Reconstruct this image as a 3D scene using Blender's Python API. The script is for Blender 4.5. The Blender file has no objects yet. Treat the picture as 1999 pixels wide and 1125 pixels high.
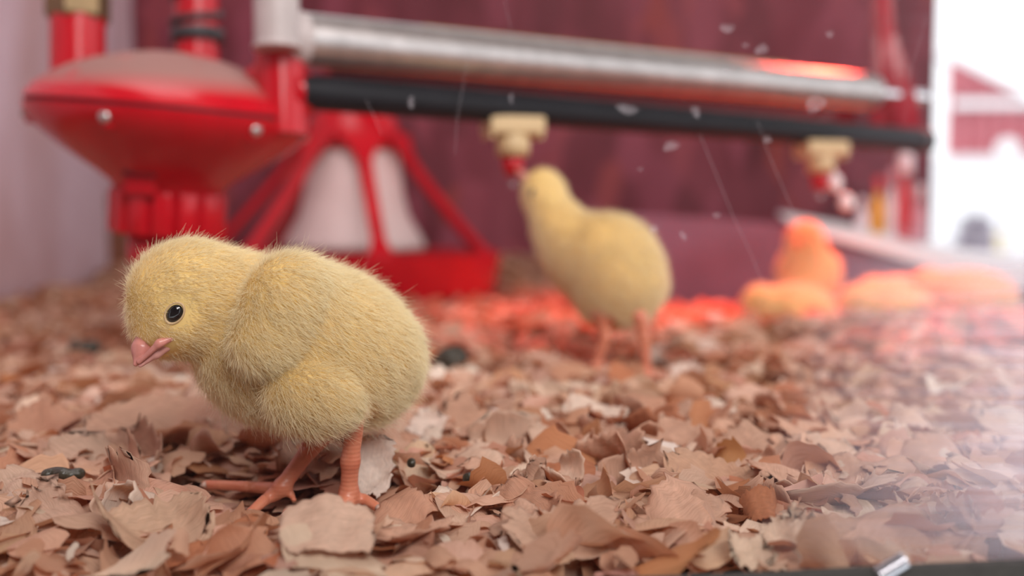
import bpy, bmesh, math, random
import numpy as np
from mathutils import Vector, Matrix, Euler

random.seed(7)
RNG = np.random.default_rng(11)
SC = bpy.context.scene
COL = SC.collection

# ------------------------------------------------------------------ camera, world, lamps, exposure
F = 1999.0                                  # focal length in pixels of a 1999 x 1125 frame
CAM_H = 0.084
PITCH = math.radians(4.0)
cam_d = bpy.data.cameras.new('camera')
cam = bpy.data.objects.new('camera', cam_d)
COL.objects.link(cam)
cam.location = (0, 0, CAM_H)
cam.rotation_euler = (math.radians(90) - PITCH, 0, 0)
cam_d.sensor_width = 36.0
cam_d.lens = 36.0
cam_d.clip_start = 0.01
cam_d.clip_end = 200
cam_d.dof.use_dof = True
cam_d.dof.focus_distance = 0.278
cam_d.dof.aperture_fstop = 5.6
SC.camera = cam

w = bpy.data.worlds.new('sky')
SC.world = w
w.use_nodes = True
w.node_tree.nodes['Background'].inputs[0].default_value = (0.93, 0.97, 1.0, 1)
w.node_tree.nodes['Background'].inputs[1].default_value = 1.7


def lamp(name, kind, loc, target, energy, color, size=None, size_y=None, spot=None, blend=None):
    d = bpy.data.lights.new(name, kind)
    o = bpy.data.objects.new(name, d)
    COL.objects.link(o)
    o.location = loc
    o.rotation_euler = (Vector(target) - Vector(loc)).to_track_quat('-Z', 'Y').to_euler()
    d.energy = energy
    d.color = color
    if kind == 'AREA':
        d.shape = 'RECTANGLE'
        d.size = size
        d.size_y = size_y or size
    else:
        d.shadow_soft_size = size
    if spot:
        d.spot_size = math.radians(spot)
        d.spot_blend = blend
    return o


lamp('front_key_light', 'AREA', (0.45, -0.45, 0.85), (0.0, 0.35, 0.05), 15.5, (1.0, 0.95, 0.93), 0.9, 0.35)  # unseen key light added at front right for soft frontal light
lamp('overhead_fill_light', 'AREA', (-0.15, 0.45, 0.95), (0.0, 0.55, 0.0), 3.6, (1.0, 0.93, 0.93), 0.7, 0.4)  # unseen overhead fill, added to raise the ambient level
lamp('dome_highlight_light', 'AREA', (0.22, -0.35, 0.45), (-0.15, 0.5, 0.15), 0.9, (1.0, 0.98, 1.0), 0.15, 0.08)  # small unseen light added to put a highlight on the dome
lamp('red_heat_lamp', 'SPOT', (0.40, 1.03, 0.42), (0.23, 0.86, 0.0), 42.0, (1.0, 0.06, 0.03), 0.03, spot=60, blend=0.5)

SC.view_settings.view_transform = 'Standard'
SC.view_settings.look = 'None'
SC.view_settings.exposure = 0.0
SC.view_settings.gamma = 1.0
SC.view_settings.use_curve_mapping = False
SC.cycles.max_bounces = 10
SC.cycles.transparent_max_bounces = 24
SC.cycles.caustics_reflective = False
SC.cycles.caustics_refractive = False

# ------------------------------------------------------------------ helpers
CF = np.array([0, math.cos(PITCH), -math.sin(PITCH)])
CU = np.array([0, math.sin(PITCH), math.cos(PITCH)])
CR = np.array([1.0, 0, 0])
C0 = np.array([0, 0, CAM_H])


def P(px, py, d):
    """the place at depth d (metres) that the photograph's pixel (px, py) looks at"""
    return C0 + d * (CF + (px - 999.5) / F * CR + (562.5 - py) / F * CU)


def PV(px, py, d):
    return Vector(P(px, py, d))


def smooth(a, b, x):
    t = np.clip((x - a) / (b - a), 0, 1)
    return t * t * (3 - 2 * t)


def tag(o, label=None, cat=None, group=None, kind=None):
    if label: o['label'] = label
    if cat: o['category'] = cat
    if group: o['group'] = group
    if kind: o['kind'] = kind
    return o


def empty(name, loc=(0, 0, 0), rot=(0, 0, 0)):
    o = bpy.data.objects.new(name, None)
    o.empty_display_size = 0.02
    COL.objects.link(o)
    o.location = loc
    o.rotation_euler = rot
    return o


def link(name, me, mats=None, parent=None, loc=None, rot=None, smooth_shade=True):
    o = bpy.data.objects.new(name, me)
    COL.objects.link(o)
    if mats is not None:
        for m in (mats if isinstance(mats, (list, tuple)) else [mats]):
            me.materials.append(m)
    if smooth_shade and len(me.polygons):
        me.polygons.foreach_set('use_smooth', np.ones(len(me.polygons), dtype=bool))
    if parent is not None:
        o.parent = parent
    if loc is not None: o.location = loc
    if rot is not None: o.rotation_euler = rot
    return o


def mesh(name, v, f):
    me = bpy.data.meshes.new(name)
    me.from_pydata([tuple(map(float, p)) for p in v], [], [tuple(map(int, q)) for q in f])
    me.update()
    return me


def np_mesh(name, v, quads):
    """fast mesh of quads from arrays"""
    me = bpy.data.meshes.new(name)
    nq = len(quads)
    me.vertices.add(len(v))
    me.vertices.foreach_set('co', np.asarray(v, dtype=np.float32).ravel())
    me.loops.add(nq * 4)
    me.loops.foreach_set('vertex_index', np.asarray(quads, dtype=np.int32).ravel())
    me.polygons.add(nq)
    me.polygons.foreach_set('loop_start', np.arange(0, nq * 4, 4, dtype=np.int32))
    me.polygons.foreach_set('loop_total', np.full(nq, 4, dtype=np.int32))
    me.update(calc_edges=True)
    me.validate()
    return me


def lathe(prof, n=64, mod=None):
    """closed profile of (r, z) revolved about z; mod(angle, r, z) may alter r"""
    v, f = [], []
    k = len(prof)
    for i in range(n):
        a = 2 * math.pi * i / n
        for (r, z) in prof:
            rr = mod(a, r, z) if mod else r
            v.append((rr * math.cos(a), rr * math.sin(a), z))
    for i in range(n):
        j = (i + 1) % n
        for q in range(k - 1):
            f.append((i * k + q, j * k + q, j * k + q + 1, i * k + q + 1))
    me = mesh('lathe', v, f)
    bm = bmesh.new(); bm.from_mesh(me)
    bmesh.ops.remove_doubles(bm, verts=bm.verts, dist=1e-6)
    bmesh.ops.recalc_face_normals(bm, faces=bm.faces)
    bm.to_mesh(me); bm.free()
    return me


def sharp(o, deg=35):
    me = o.data
    try:
        me.set_sharp_from_angle(angle=math.radians(deg))
    except Exception:
        pass
    return o


def tube(pts, rad, n=20, caps=True, section=None, up=None):
    """a tube through pts; rad a number or one per point; section (a list of 2-D points) for another cross section"""
    pts = [Vector(p) for p in pts]
    rads = rad if isinstance(rad, (list, tuple)) else [rad] * len(pts)
    v, f = [], []
    sec = section or [(math.cos(2 * math.pi * i / n), math.sin(2 * math.pi * i / n)) for i in range(n)]
    n = len(sec)
    prev = None
    for i, p in enumerate(pts):
        t = (pts[min(i + 1, len(pts) - 1)] - pts[max(i - 1, 0)]).normalized()
        if prev is None:
            ref = Vector(up) if up is not None else (Vector((0, 0, 1)) if abs(t.z) < 0.9 else Vector((1, 0, 0)))
            a = (ref - t * ref.dot(t)).normalized()
        else:
            a = (prev - t * prev.dot(t)).normalized()
        prev = a
        b = t.cross(a)
        for (x, y) in sec:
            v.append(p + (a * y + b * x) * rads[i])
    for i in range(len(pts) - 1):
        for j in range(n):
            k = (j + 1) % n
            f.append((i * n + j, i * n + k, (i + 1) * n + k, (i + 1) * n + j))
    if caps:
        f.append(tuple(reversed(range(n))))
        f.append(tuple(range((len(pts) - 1) * n, len(pts) * n)))
    me = mesh('tube', v, f)
    bm = bmesh.new(); bm.from_mesh(me)
    bmesh.ops.recalc_face_normals(bm, faces=bm.faces)
    bm.to_mesh(me); bm.free()
    return me


def box_mesh(sx, sy, sz, bevel=0.0, seg=2, centre=(0, 0, 0)):
    bm = bmesh.new()
    bmesh.ops.create_cube(bm, size=1)
    for q in bm.verts:
        q.co = Vector((q.co.x * sx + centre[0], q.co.y * sy + centre[1], q.co.z * sz + centre[2]))
    if bevel:
        bmesh.ops.bevel(bm, geom=list(bm.edges), offset=bevel, segments=seg, affect='EDGES', profile=0.5)
    me = bpy.data.meshes.new('box'); bm.to_mesh(me); bm.free()
    return me


# ------------------------------------------------------------------ materials
def new_mat(name):
    m = bpy.data.materials.new(name)
    m.use_nodes = True
    nt = m.node_tree
    b = nt.nodes['Principled BSDF']
    return m, nt, b


def N(nt, kind, **kw):
    n = nt.nodes.new(kind)
    for k, val in kw.items():
        if k in n.inputs.keys() if hasattr(n.inputs, 'keys') else False:
            n.inputs[k].default_value = val
        else:
            setattr(n, k, val)
    return n


def ramp(nt, src, stops):
    r = nt.nodes.new('ShaderNodeValToRGB')
    cr = r.color_ramp
    while len(cr.elements) < len(stops):
        cr.elements.new(0.5)
    for e, (p, c) in zip(cr.elements, stops):
        e.position = p
        e.color = (*c, 1) if len(c) == 3 else c
    nt.links.new(src, r.inputs[0])
    return r.outputs[0]


def noise(nt, scale, detail=4, rough=0.55, vec=None, dist=0.0):
    n = nt.nodes.new('ShaderNodeTexNoise')
    n.inputs['Scale'].default_value = scale
    n.inputs['Detail'].default_value = detail
    n.inputs['Roughness'].default_value = rough
    n.inputs['Distortion'].default_value = dist
    if vec is not None:
        nt.links.new(vec, n.inputs['Vector'])
    return n.outputs['Fac']


def coords(nt, scale=(1, 1, 1), rot=(0, 0, 0), out='Object'):
    tc = nt.nodes.new('ShaderNodeTexCoord')
    mp = nt.nodes.new('ShaderNodeMapping')
    mp.inputs['Scale'].default_value = scale
    mp.inputs['Rotation'].default_value = rot
    nt.links.new(tc.outputs[out], mp.inputs['Vector'])
    return mp.outputs[0]


def mix(nt, fac, a, b, mode='MIX'):
    m = nt.nodes.new('ShaderNodeMix')
    m.data_type = 'RGBA'
    m.blend_type = mode
    for s, val in ((m.inputs[0], fac), (m.inputs[6], a), (m.inputs[7], b)):
        if hasattr(val, 'is_linked'):
            nt.links.new(val, s)
        elif isinstance(val, (int, float)):
            s.default_value = val
        else:
            s.default_value = (*val, 1)
    return m.outputs[2]


def math_n(nt, op, a, b=None, c=None):
    m = nt.nodes.new('ShaderNodeMath')
    m.operation = op
    for i, val in enumerate((a, b, c)):
        if val is None: continue
        if hasattr(val, 'is_linked'):
            nt.links.new(val, m.inputs[i])
        else:
            m.inputs[i].default_value = val
    return m.outputs[0]


def bump(nt, b, h, strength=0.3, dist=0.001):
    n = nt.nodes.new('ShaderNodeBump')
    n.inputs['Strength'].default_value = strength
    n.inputs['Distance'].default_value = dist
    nt.links.new(h, n.inputs['Height'])
    nt.links.new(n.outputs[0], b.inputs['Normal'])


def plain(name, col, rough=0.4, metal=0.0, var=0.12, scale=60, spec=0.5, bumpy=0.0):
    m, nt, b = new_mat(name)
    f = noise(nt, scale, 4, vec=coords(nt))
    dark = tuple(c * (1 - var) for c in col)
    lite = tuple(min(1, c * (1 + var)) for c in col)
    nt.links.new(ramp(nt, f, [(0.3, dark), (0.7, lite)]), b.inputs['Base Color'])
    b.inputs['Roughness'].default_value = rough
    b.inputs['Metallic'].default_value = metal
    b.inputs['Specular IOR Level'].default_value = spec
    if bumpy:
        bump(nt, b, f, bumpy)
    return m


def dusty_red(name, col=(0.50, 0.004, 0.013), dust_or_light_haze=0.0, rough=0.22):
    """glossy red plastic; dusty on the faces that look up"""
    m, nt, b = new_mat(name)
    f = noise(nt, 35, 5, vec=coords(nt))
    b.inputs['Specular IOR Level'].default_value = 0.4
    base = ramp(nt, f, [(0.3, tuple(c * 0.88 for c in col)), (0.75, tuple(c * 1.1 for c in col))])
    if dust_or_light_haze:
        g = nt.nodes.new('ShaderNodeNewGeometry')
        sx = nt.nodes.new('ShaderNodeSeparateXYZ')
        nt.links.new(g.outputs['Normal'], sx.inputs[0])
        up = nt.nodes.new('ShaderNodeMapRange')
        up.inputs[1].default_value = 0.62; up.inputs[2].default_value = 0.84
        nt.links.new(sx.outputs[2], up.inputs[0])
        blot = ramp(nt, noise(nt, 48, 3, vec=coords(nt)), [(0.34, (0.35,) * 3), (0.44, (1,) * 3)])
        fac = math_n(nt, 'MULTIPLY', math_n(nt, 'MULTIPLY', up.outputs[0], blot), dust_or_light_haze)
        base = mix(nt, fac, base, (0.25, 0.165, 0.14))
        rr = nt.nodes.new('ShaderNodeMapRange')
        rr.inputs[3].default_value = rough; rr.inputs[4].default_value = 0.8
        nt.links.new(fac, rr.inputs[0])
        nt.links.new(rr.outputs[0], b.inputs['Roughness'])
    else:
        b.inputs['Roughness'].default_value = rough
    nt.links.new(base, b.inputs['Base Color'])
    return m


M = {}
M['red'] = dusty_red('red_plastic')
M['red_dusty'] = dusty_red('dusty_red_plastic', dust_or_light_haze=0.85)
M['red_dark'] = dusty_red('dark_red_plastic', (0.33, 0.008, 0.02))
M['seam'] = plain('seam_gasket', (0.10, 0.012, 0.02), 0.6)
M['steel'] = plain('galvanised_steel', (0.50, 0.46, 0.45), 0.36, 0.85, 0.16, 90, bumpy=0.05)
M['chrome'] = plain('chrome', (0.75, 0.75, 0.78), 0.15, 1.0, 0.04)
M['brass'] = plain('brass', (0.17, 0.11, 0.05), 0.45, 0.6, 0.15)
M['black_pipe'] = plain('black_plastic', (0.010, 0.010, 0.013), 0.45, 0.0, 0.2, spec=0.2)
M['beige'] = plain('beige_plastic', (0.62, 0.46, 0.25), 0.5, 0.0, 0.06)
M['grey_fitting'] = plain('pale_grey_plastic', (0.46, 0.40, 0.39), 0.45, 0.0, 0.1)
M['dark_rubber'] = plain('dark_rubber', (0.035, 0.03, 0.034), 0.55, 0.0, 0.15)
M['yellow_wood'] = plain('yellow_wood', (0.50, 0.27, 0.08), 0.6, 0.0, 0.15)
M['white_plastic'] = plain('white_plastic', (0.66, 0.52, 0.50), 0.42, 0.0, 0.06, 20)
M['white_paint'] = plain('white_paint', (0.88, 0.87, 0.88), 0.5, 0.0, 0.03)
M['brown_wood'] = plain('brown_wood', (0.16, 0.05, 0.022), 0.7, 0.0, 0.3)
M['trim_black'] = plain('dark_rubber_trim', (0.030, 0.026, 0.022), 0.75, 0.0, 0.3, 400, bumpy=0.3)


def wall_left_mat():
    m, nt, b = new_mat('off_white_board')
    st = ramp(nt, noise(nt, 5.0, 3, vec=coords(nt, (1, 1, 0.35))), [(0.45, (0, 0, 0)), (0.72, (0.7, 0.7, 0.7))])
    f = noise(nt, 30, 4, vec=coords(nt))
    base = ramp(nt, f, [(0.3, (0.66, 0.50, 0.57)), (0.7, (0.72, 0.56, 0.63))])
    nt.links.new(mix(nt, st, base, (0.42, 0.20, 0.15)), b.inputs['Base Color'])
    b.inputs['Roughness'].default_value = 0.6
    return m


def wall_back_mat():
    m, nt, b = new_mat('maroon_strand_board')
    v = nt.nodes.new('ShaderNodeTexVoronoi')
    v.inputs['Scale'].default_value = 30
    nt.links.new(coords(nt, (1, 1, 0.45), (0.2, 0.5, 0)), v.inputs['Vector'])
    sep = nt.nodes.new('ShaderNodeSeparateColor')
    nt.links.new(v.outputs['Color'], sep.inputs[0])
    chips = ramp(nt, sep.outputs[0], [(0.0, (0.075, 0.008, 0.012)), (0.4, (0.16, 0.024, 0.036)), (0.75, (0.26, 0.055, 0.085)), (1.0, (0.27, 0.04, 0.025))])
    big = ramp(nt, noise(nt, 7, 5, vec=coords(nt, (1, 1, 0.6)), dist=0.6), [(0.30, (0.055, 0.005, 0.008)), (0.5, (0.18, 0.032, 0.052)), (0.72, (0.28, 0.075, 0.10))])
    nt.links.new(mix(nt, 0.40, chips, big), b.inputs['Base Color'])
    b.inputs['Roughness'].default_value = 0.5
    b.inputs['Specular IOR Level'].default_value = 0.2
    bump(nt, b, sep.outputs[0], 0.25)
    return m


def shaving_mat():
    m, nt, b = new_mat('wood_shaving')
    at = nt.nodes.new('ShaderNodeAttribute'); at.attribute_name = 'tint'
    uv = nt.nodes.new('ShaderNodeUVMap')
    mp = nt.nodes.new('ShaderNodeMapping')
    mp.inputs['Scale'].default_value = (0.9, 20, 1)
    nt.links.new(uv.outputs[0], mp.inputs['Vector'])
    g = noise(nt, 3.0, 5, 0.6, mp.outputs[0])
    grain = ramp(nt, g, [(0.28, (0.76, 0.68, 0.62)), (0.55, (1.03, 1.02, 1.0))])
    col = mix(nt, 1.0, at.outputs['Color'], grain, 'MULTIPLY')
    nt.links.new(col, b.inputs['Base Color'])
    b.inputs['Roughness'].default_value = 0.62
    b.inputs['Specular IOR Level'].default_value = 0.3
    bump(nt, b, g, 0.5, 0.0006)
    tr = nt.nodes.new('ShaderNodeBsdfTranslucent')
    nt.links.new(mix(nt, 1.0, col, (1.0, 0.72, 0.55), 'MULTIPLY'), tr.inputs[0])
    ms = nt.nodes.new('ShaderNodeMixShader')
    ms.inputs[0].default_value = 0.34
    nt.links.new(b.outputs[0], ms.inputs[1]); nt.links.new(tr.outputs[0], ms.inputs[2])
    nt.links.new(ms.outputs[0], nt.nodes['Material Output'].inputs[0])
    return m


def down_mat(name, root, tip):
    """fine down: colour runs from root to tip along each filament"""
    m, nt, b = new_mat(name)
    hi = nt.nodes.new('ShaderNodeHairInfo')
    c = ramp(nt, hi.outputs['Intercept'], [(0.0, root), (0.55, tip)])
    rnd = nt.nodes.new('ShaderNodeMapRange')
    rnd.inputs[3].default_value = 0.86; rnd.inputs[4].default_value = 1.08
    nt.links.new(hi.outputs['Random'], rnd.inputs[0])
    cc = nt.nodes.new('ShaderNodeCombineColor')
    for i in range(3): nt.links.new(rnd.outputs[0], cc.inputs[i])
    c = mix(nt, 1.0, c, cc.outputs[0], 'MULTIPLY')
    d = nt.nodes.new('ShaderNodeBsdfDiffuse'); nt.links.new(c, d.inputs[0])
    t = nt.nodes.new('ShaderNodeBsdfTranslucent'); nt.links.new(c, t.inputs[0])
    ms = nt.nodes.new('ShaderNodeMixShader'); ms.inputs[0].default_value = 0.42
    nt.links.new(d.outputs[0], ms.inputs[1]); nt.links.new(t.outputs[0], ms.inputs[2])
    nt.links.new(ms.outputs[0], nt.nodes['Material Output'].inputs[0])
    return m


def leg_mat():
    m, nt, b = new_mat('scaled_leg_skin')
    wv = nt.nodes.new('ShaderNodeTexWave')
    wv.bands_direction = 'Z'
    wv.inputs['Scale'].default_value = 260
    wv.inputs['Distortion'].default_value = 1.5
    nt.links.new(coords(nt), wv.inputs['Vector'])
    c = ramp(nt, noise(nt, 120, 3, vec=coords(nt)), [(0.3, (0.54, 0.16, 0.09)), (0.7, (0.66, 0.25, 0.145))])
    nt.links.new(c, b.inputs['Base Color'])
    b.inputs['Roughness'].default_value = 0.38
    b.inputs['Subsurface Weight'].default_value = 0.25
    b.inputs['Subsurface Radius'].default_value = (0.004, 0.0015, 0.001)
    b.inputs['Subsurface Scale'].default_value = 0.5
    bump(nt, b, wv.outputs['Fac'], 0.22, 0.0002)
    return m


M['wall_left'] = wall_left_mat()
M['wall_back'] = wall_back_mat()
M['shaving'] = shaving_mat()
M['chick_skin'] = plain('down_undercoat', (0.78, 0.56, 0.22), 0.9, 0.0, 0.1, 90, spec=0.1)
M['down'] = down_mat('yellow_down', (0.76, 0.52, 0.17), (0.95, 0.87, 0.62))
M['leg'] = leg_mat()
M['beak'] = plain('pink_beak', (0.60, 0.24, 0.20), 0.30, 0.0, 0.15, 300)
M['beak_pale'] = plain('pale_mandible', (0.68, 0.34, 0.30), 0.25, 0.0, 0.1, 300)
M['claw'] = plain('pale_claw', (0.62, 0.42, 0.34), 0.35)
M['eye'] = plain('black_eye', (0.006, 0.005, 0.006), 0.06, 0.0, 0.1, spec=0.7)
M['eyelid'] = plain('eyelid_skin', (0.58, 0.40, 0.22), 0.6)

# ------------------------------------------------------------------ bedding height
FEET = []


def H(x, y):
    x = np.asarray(x, float); y = np.asarray(y, float)
    h = 0.004 * np.sin(x * 23 + 1.0) * np.sin(y * 19 + 0.5) + 0.003 * np.sin(x * 51 + y * 37)
    h = h * smooth(0.26, 0.5, y)
    h = h + 0.022 * smooth(1.10, 1.32, y) * (1 - smooth(0.05, 0.3, x))       # heaped behind the feeder
    h = h + 0.010 * np.exp(-((y - 0.66) / 0.06) ** 2) * smooth(0.02, 0.16, x)  # a low crest
    h = h - 0.012 * smooth(0.72, 0.82, y) * smooth(-0.02, 0.12, x)            # trodden flat under the lamp
    return h


# ------------------------------------------------------------------ setting
def structure(name, me, mat, **kw):
    o = link(name, me, mat, **kw)
    o['kind'] = 'structure'
    return o


# floor under the bedding
xs = np.linspace(-0.95, 1.05, 90); ys = np.linspace(0.23, 1.42, 60)
X, Y = np.meshgrid(xs, ys)
Z = H(X, Y) - 0.006
v = np.stack([X, Y, Z], -1).reshape(-1, 3)
ii = np.arange(89); jj = np.arange(59)
A, B = np.meshgrid(ii, jj)
q = np.stack([B * 90 + A, B * 90 + A + 1, (B + 1) * 90 + A + 1, (B + 1) * 90 + A], -1).reshape(-1, 4)
fl_mat = plain('packed_shavings', (0.30, 0.13, 0.07), 0.9, 0.0, 0.4, 160, spec=0.1, bumpy=0.8)
floor = structure('floor', np_mesh('floor', v, q), fl_mat)

# left wall (off-white board) and back wall (maroon strand board)
pL0, pL1 = Vector((-0.40, 0.10, 0)), Vector((-0.505, 1.385, 0))
dl = (pL1 - pL0); ln = dl.length
wl = structure('wall_left', box_mesh(ln, 0.012, 0.60, 0.001), M['wall_left'], smooth_shade=False)
wl.location = (pL0 + pL1) / 2 + Vector((-0.006, 0, 0.27))
wl.rotation_euler = (0, 0, math.atan2(dl.y, dl.x))
wb = structure('wall_back', box_mesh(1.085, 0.014, 0.66, 0.001), M['wall_back'], smooth_shade=False)
wb.location = (0.0215, 1.387, 0.29)
hd = structure('trim_1', box_mesh(0.9, 0.03, 0.2, 0.004), M['wall_back'], smooth_shade=False)     # header board over the doorway
hd.location = (1.085, 1.387, 0.478)
# unseen shed roof and rear wall, added to block sky and darken pane reflections
light_block_mat = plain('unseen_light_block', (0.10, 0.055, 0.04), 0.8, 0.0, 0.3, 12)
ce = structure('ceiling_light_block', box_mesh(4.4, 3.0, 0.03), light_block_mat, smooth_shade=False); ce.location = (-0.2, 0.05, 1.15)
wr = structure('wall_rear_light_block', box_mesh(4.4, 0.03, 2.2), light_block_mat, smooth_shade=False); wr.location = (-0.2, -1.45, 0.07)

# ground outside
gm = plain('pale_concrete', (0.80, 0.79, 0.80), 0.8, 0.0, 0.06, 3)
gd = structure('ground', box_mesh(40, 30, 0.04), gm, smooth_shade=False); gd.location = (8, 16.6, -0.55)


# ------------------------------------------------------------------ pane in front of the birds (acrylic, scratched, daylight haze painted over one end)
def pane_mat():
    m, nt, b = new_mat('scratched_hazy_acrylic')
    nt.nodes.remove(b)
    out = nt.nodes['Material Output']
    tc = nt.nodes.new('ShaderNodeTexCoord')
    sep = nt.nodes.new('ShaderNodeSeparateXYZ')
    nt.links.new(tc.outputs['Object'], sep.inputs[0])
    # reflected daylight haze painted as pale cover: heavier toward one end, breaking up irregularly
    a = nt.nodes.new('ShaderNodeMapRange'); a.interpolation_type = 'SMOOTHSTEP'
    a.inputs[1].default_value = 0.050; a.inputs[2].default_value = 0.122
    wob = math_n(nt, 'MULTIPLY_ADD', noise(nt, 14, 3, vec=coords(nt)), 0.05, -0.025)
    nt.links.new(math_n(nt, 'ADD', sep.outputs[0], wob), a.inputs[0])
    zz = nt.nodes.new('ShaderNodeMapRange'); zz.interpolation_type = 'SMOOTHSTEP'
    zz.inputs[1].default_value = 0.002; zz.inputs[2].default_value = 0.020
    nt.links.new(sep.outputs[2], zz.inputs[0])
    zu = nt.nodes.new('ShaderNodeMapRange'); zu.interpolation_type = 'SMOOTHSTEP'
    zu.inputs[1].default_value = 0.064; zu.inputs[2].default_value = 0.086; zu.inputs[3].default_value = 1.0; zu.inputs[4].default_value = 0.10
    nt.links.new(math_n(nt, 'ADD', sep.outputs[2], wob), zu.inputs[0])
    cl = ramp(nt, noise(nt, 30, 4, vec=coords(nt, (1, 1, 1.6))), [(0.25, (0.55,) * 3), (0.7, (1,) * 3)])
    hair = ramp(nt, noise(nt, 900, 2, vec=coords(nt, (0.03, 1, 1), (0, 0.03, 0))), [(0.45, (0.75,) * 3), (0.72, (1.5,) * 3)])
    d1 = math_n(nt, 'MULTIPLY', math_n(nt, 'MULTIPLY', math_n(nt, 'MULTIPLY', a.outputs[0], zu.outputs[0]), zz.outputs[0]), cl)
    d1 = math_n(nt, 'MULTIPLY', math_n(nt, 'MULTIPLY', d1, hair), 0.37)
    dust_or_light_haze = math_n(nt, 'ADD', d1, 0.0015)
    tr = nt.nodes.new('ShaderNodeBsdfTransparent')
    gl = nt.nodes.new('ShaderNodeBsdfGlossy'); gl.inputs['Roughness'].default_value = 0.02
    fr = nt.nodes.new('ShaderNodeFresnel'); fr.inputs[0].default_value = 1.13
    s1 = nt.nodes.new('ShaderNodeMixShader')
    nt.links.new(fr.outputs[0], s1.inputs[0]); nt.links.new(tr.outputs[0], s1.inputs[1]); nt.links.new(gl.outputs[0], s1.inputs[2])
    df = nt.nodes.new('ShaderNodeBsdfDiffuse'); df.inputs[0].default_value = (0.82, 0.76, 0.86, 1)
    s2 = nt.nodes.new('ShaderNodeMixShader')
    nt.links.new(dust_or_light_haze, s2.inputs[0]); nt.links.new(s1.outputs[0], s2.inputs[1]); nt.links.new(df.outputs[0], s2.inputs[2])
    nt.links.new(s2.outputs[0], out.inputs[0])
    return m


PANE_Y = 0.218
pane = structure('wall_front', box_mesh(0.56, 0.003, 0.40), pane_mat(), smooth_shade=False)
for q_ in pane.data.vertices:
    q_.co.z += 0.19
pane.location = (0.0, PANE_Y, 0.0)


def on_pane(px, py, off=0.0022):
    """point on the inner face of the pane"""
    dirv = P(px, py, 1.0) - C0
    t = (PANE_Y + off) / dirv[1]
    return C0 + dirv * t


spot_mat, nt_, b_ = new_mat('dried_water_spot')
nt_.nodes.remove(b_)
t_ = nt_.nodes.new('ShaderNodeBsdfTransparent'); d_ = nt_.nodes.new('ShaderNodeBsdfDiffuse'); d_.inputs[0].default_value = (0.85, 0.75, 0.8, 1)
x_ = nt_.nodes.new('ShaderNodeMixShader')
nt_.links.new(ramp(nt_, noise(nt_, 900, 2, vec=coords(nt_)), [(0.3, (0.10,) * 3), (0.7, (0.24,) * 3)]), x_.inputs[0])
nt_.links.new(t_.outputs[0], x_.inputs[1]); nt_.links.new(d_.outputs[0], x_.inputs[2])
nt_.links.new(x_.outputs[0], nt_.nodes['Material Output'].inputs[0])


def pane_part(name, me):
    o = link(name, me, spot_mat)
    o.parent = pane
    o.location = -Vector(pane.location)
    o['kind'] = 'structure'
    return o


for (px, py, rx, ry, an) in [(1225, 213, 22, 9, -10), (1358, 218, 8, 12, 30), (1498, 272, 8, 7, 0), (1310, 285, 16, 9, 15), (1420, 55, 14, 8, 0), (1487, 96, 13, 9, 20),
                             (1592, 202, 20, 16, 20), (1620, 66, 7, 6, 0), (1277, 447, 9, 8, 0), (1334, 460, 5, 11, 30), (1417, 138, 9, 4, 0), (803, 200, 6, 13, 0), (998, 192, 4, 10, 0), (1400, 420, 7, 5, 10),
                             (1456, 88, 6, 4, 0), (1250, 330, 5, 3, 0)]:
    c = on_pane(px, py)
    prof = []
    s = PANE_Y / F
    v, f = [tuple(c + np.array([0, 0.0002, 0]))], []
    for ring, (rr, hh) in enumerate(((0.6, 0.0002), (1.0, 0.0))):
        for k in range(16):
            t = 2 * math.pi * k / 16
            ex, ez = rx * math.cos(t) * rr, ry * math.sin(t) * rr
            ca, sa = math.cos(math.radians(an)), math.sin(math.radians(an))
            wobble = 1 + 0.12 * math.sin(3 * t + px)
            v.append((c[0] + (ex * ca - ez * sa) * s * wobble, c[1] + hh, c[2] + (ex * sa + ez * ca) * s * wobble))
    for k in range(16):
        l = (k + 1) % 16
        f.append((0, 1 + k, 1 + l)); f.append((1 + k, 17 + k, 17 + l, 1 + l))
    pane_part('water_spot', mesh('water_spot', v, f))
for pts, r in [([(1366, 262), (1400, 345), (1432, 425), (1468, 500), (1500, 582)], 1.3), ([(1478, 236), (1500, 300), (1530, 370), (1556, 430)], 1.2),
               ([(714, 194), (730, 226), (744, 262)], 1.2), ([(916, 96), (905, 160), (893, 230), (888, 300)], 1.0), ([(985, 0), (992, 35), (998, 58)], 1.0),
               ([(1810, 30), (1780, 130), (1765, 240)], 0.9), ([(730, 470), (715, 520)], 0.8),
               ([(1790, 942), (1900, 950), (1999, 966)], 0.8), ([(1760, 985), (1999, 1000)], 0.7), ([(1760, 1025), (1999, 1012)], 0.7), ([(1800, 925), (1999, 905)], 0.6)]:
    pane_part('scratch', tube([on_pane(a_, b2, 0.0017) for a_, b2 in pts], r * PANE_Y / F * 0.42, 5))

# rubber edge trim below the pane with the tip of a screw
pts = [P(900, 1150, 0.2135), P(1300, 1139, 0.2135), P(1500, 1131, 0.2135), P(1740, 1118, 0.2135), P(1880, 1112, 0.2135), P(2080, 1103, 0.2135)]
tr3 = structure('trim_3', tube(pts, 0.0011, section=[(-1.4, 1.0), (1.4, 1.0), (1.4, -9), (-1.4, -9)], up=(0, 0, 1)), M['trim_black'], smooth_shade=False)
sc_c = PV(1744, 1107, 0.2125)
sr = empty('screw', sc_c); tag(sr, 'small bright metal screw tip poking up at the dark front edge trim', 'screw')
prof = []
zz_ = -0.004
while zz_ < 0.0028:
    prof += [(0.0017, zz_), (0.0022, zz_ + 0.0003), (0.0017, zz_ + 0.0006)]
    zz_ += 0.0007
shank = link('shank', lathe([(0, -0.004)] + prof + [(0.0012, 0.0031), (0, 0.0032)], 24), M['chrome'], sr, rot=(0, math.radians(58), 0))
sharp(shank)

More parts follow.
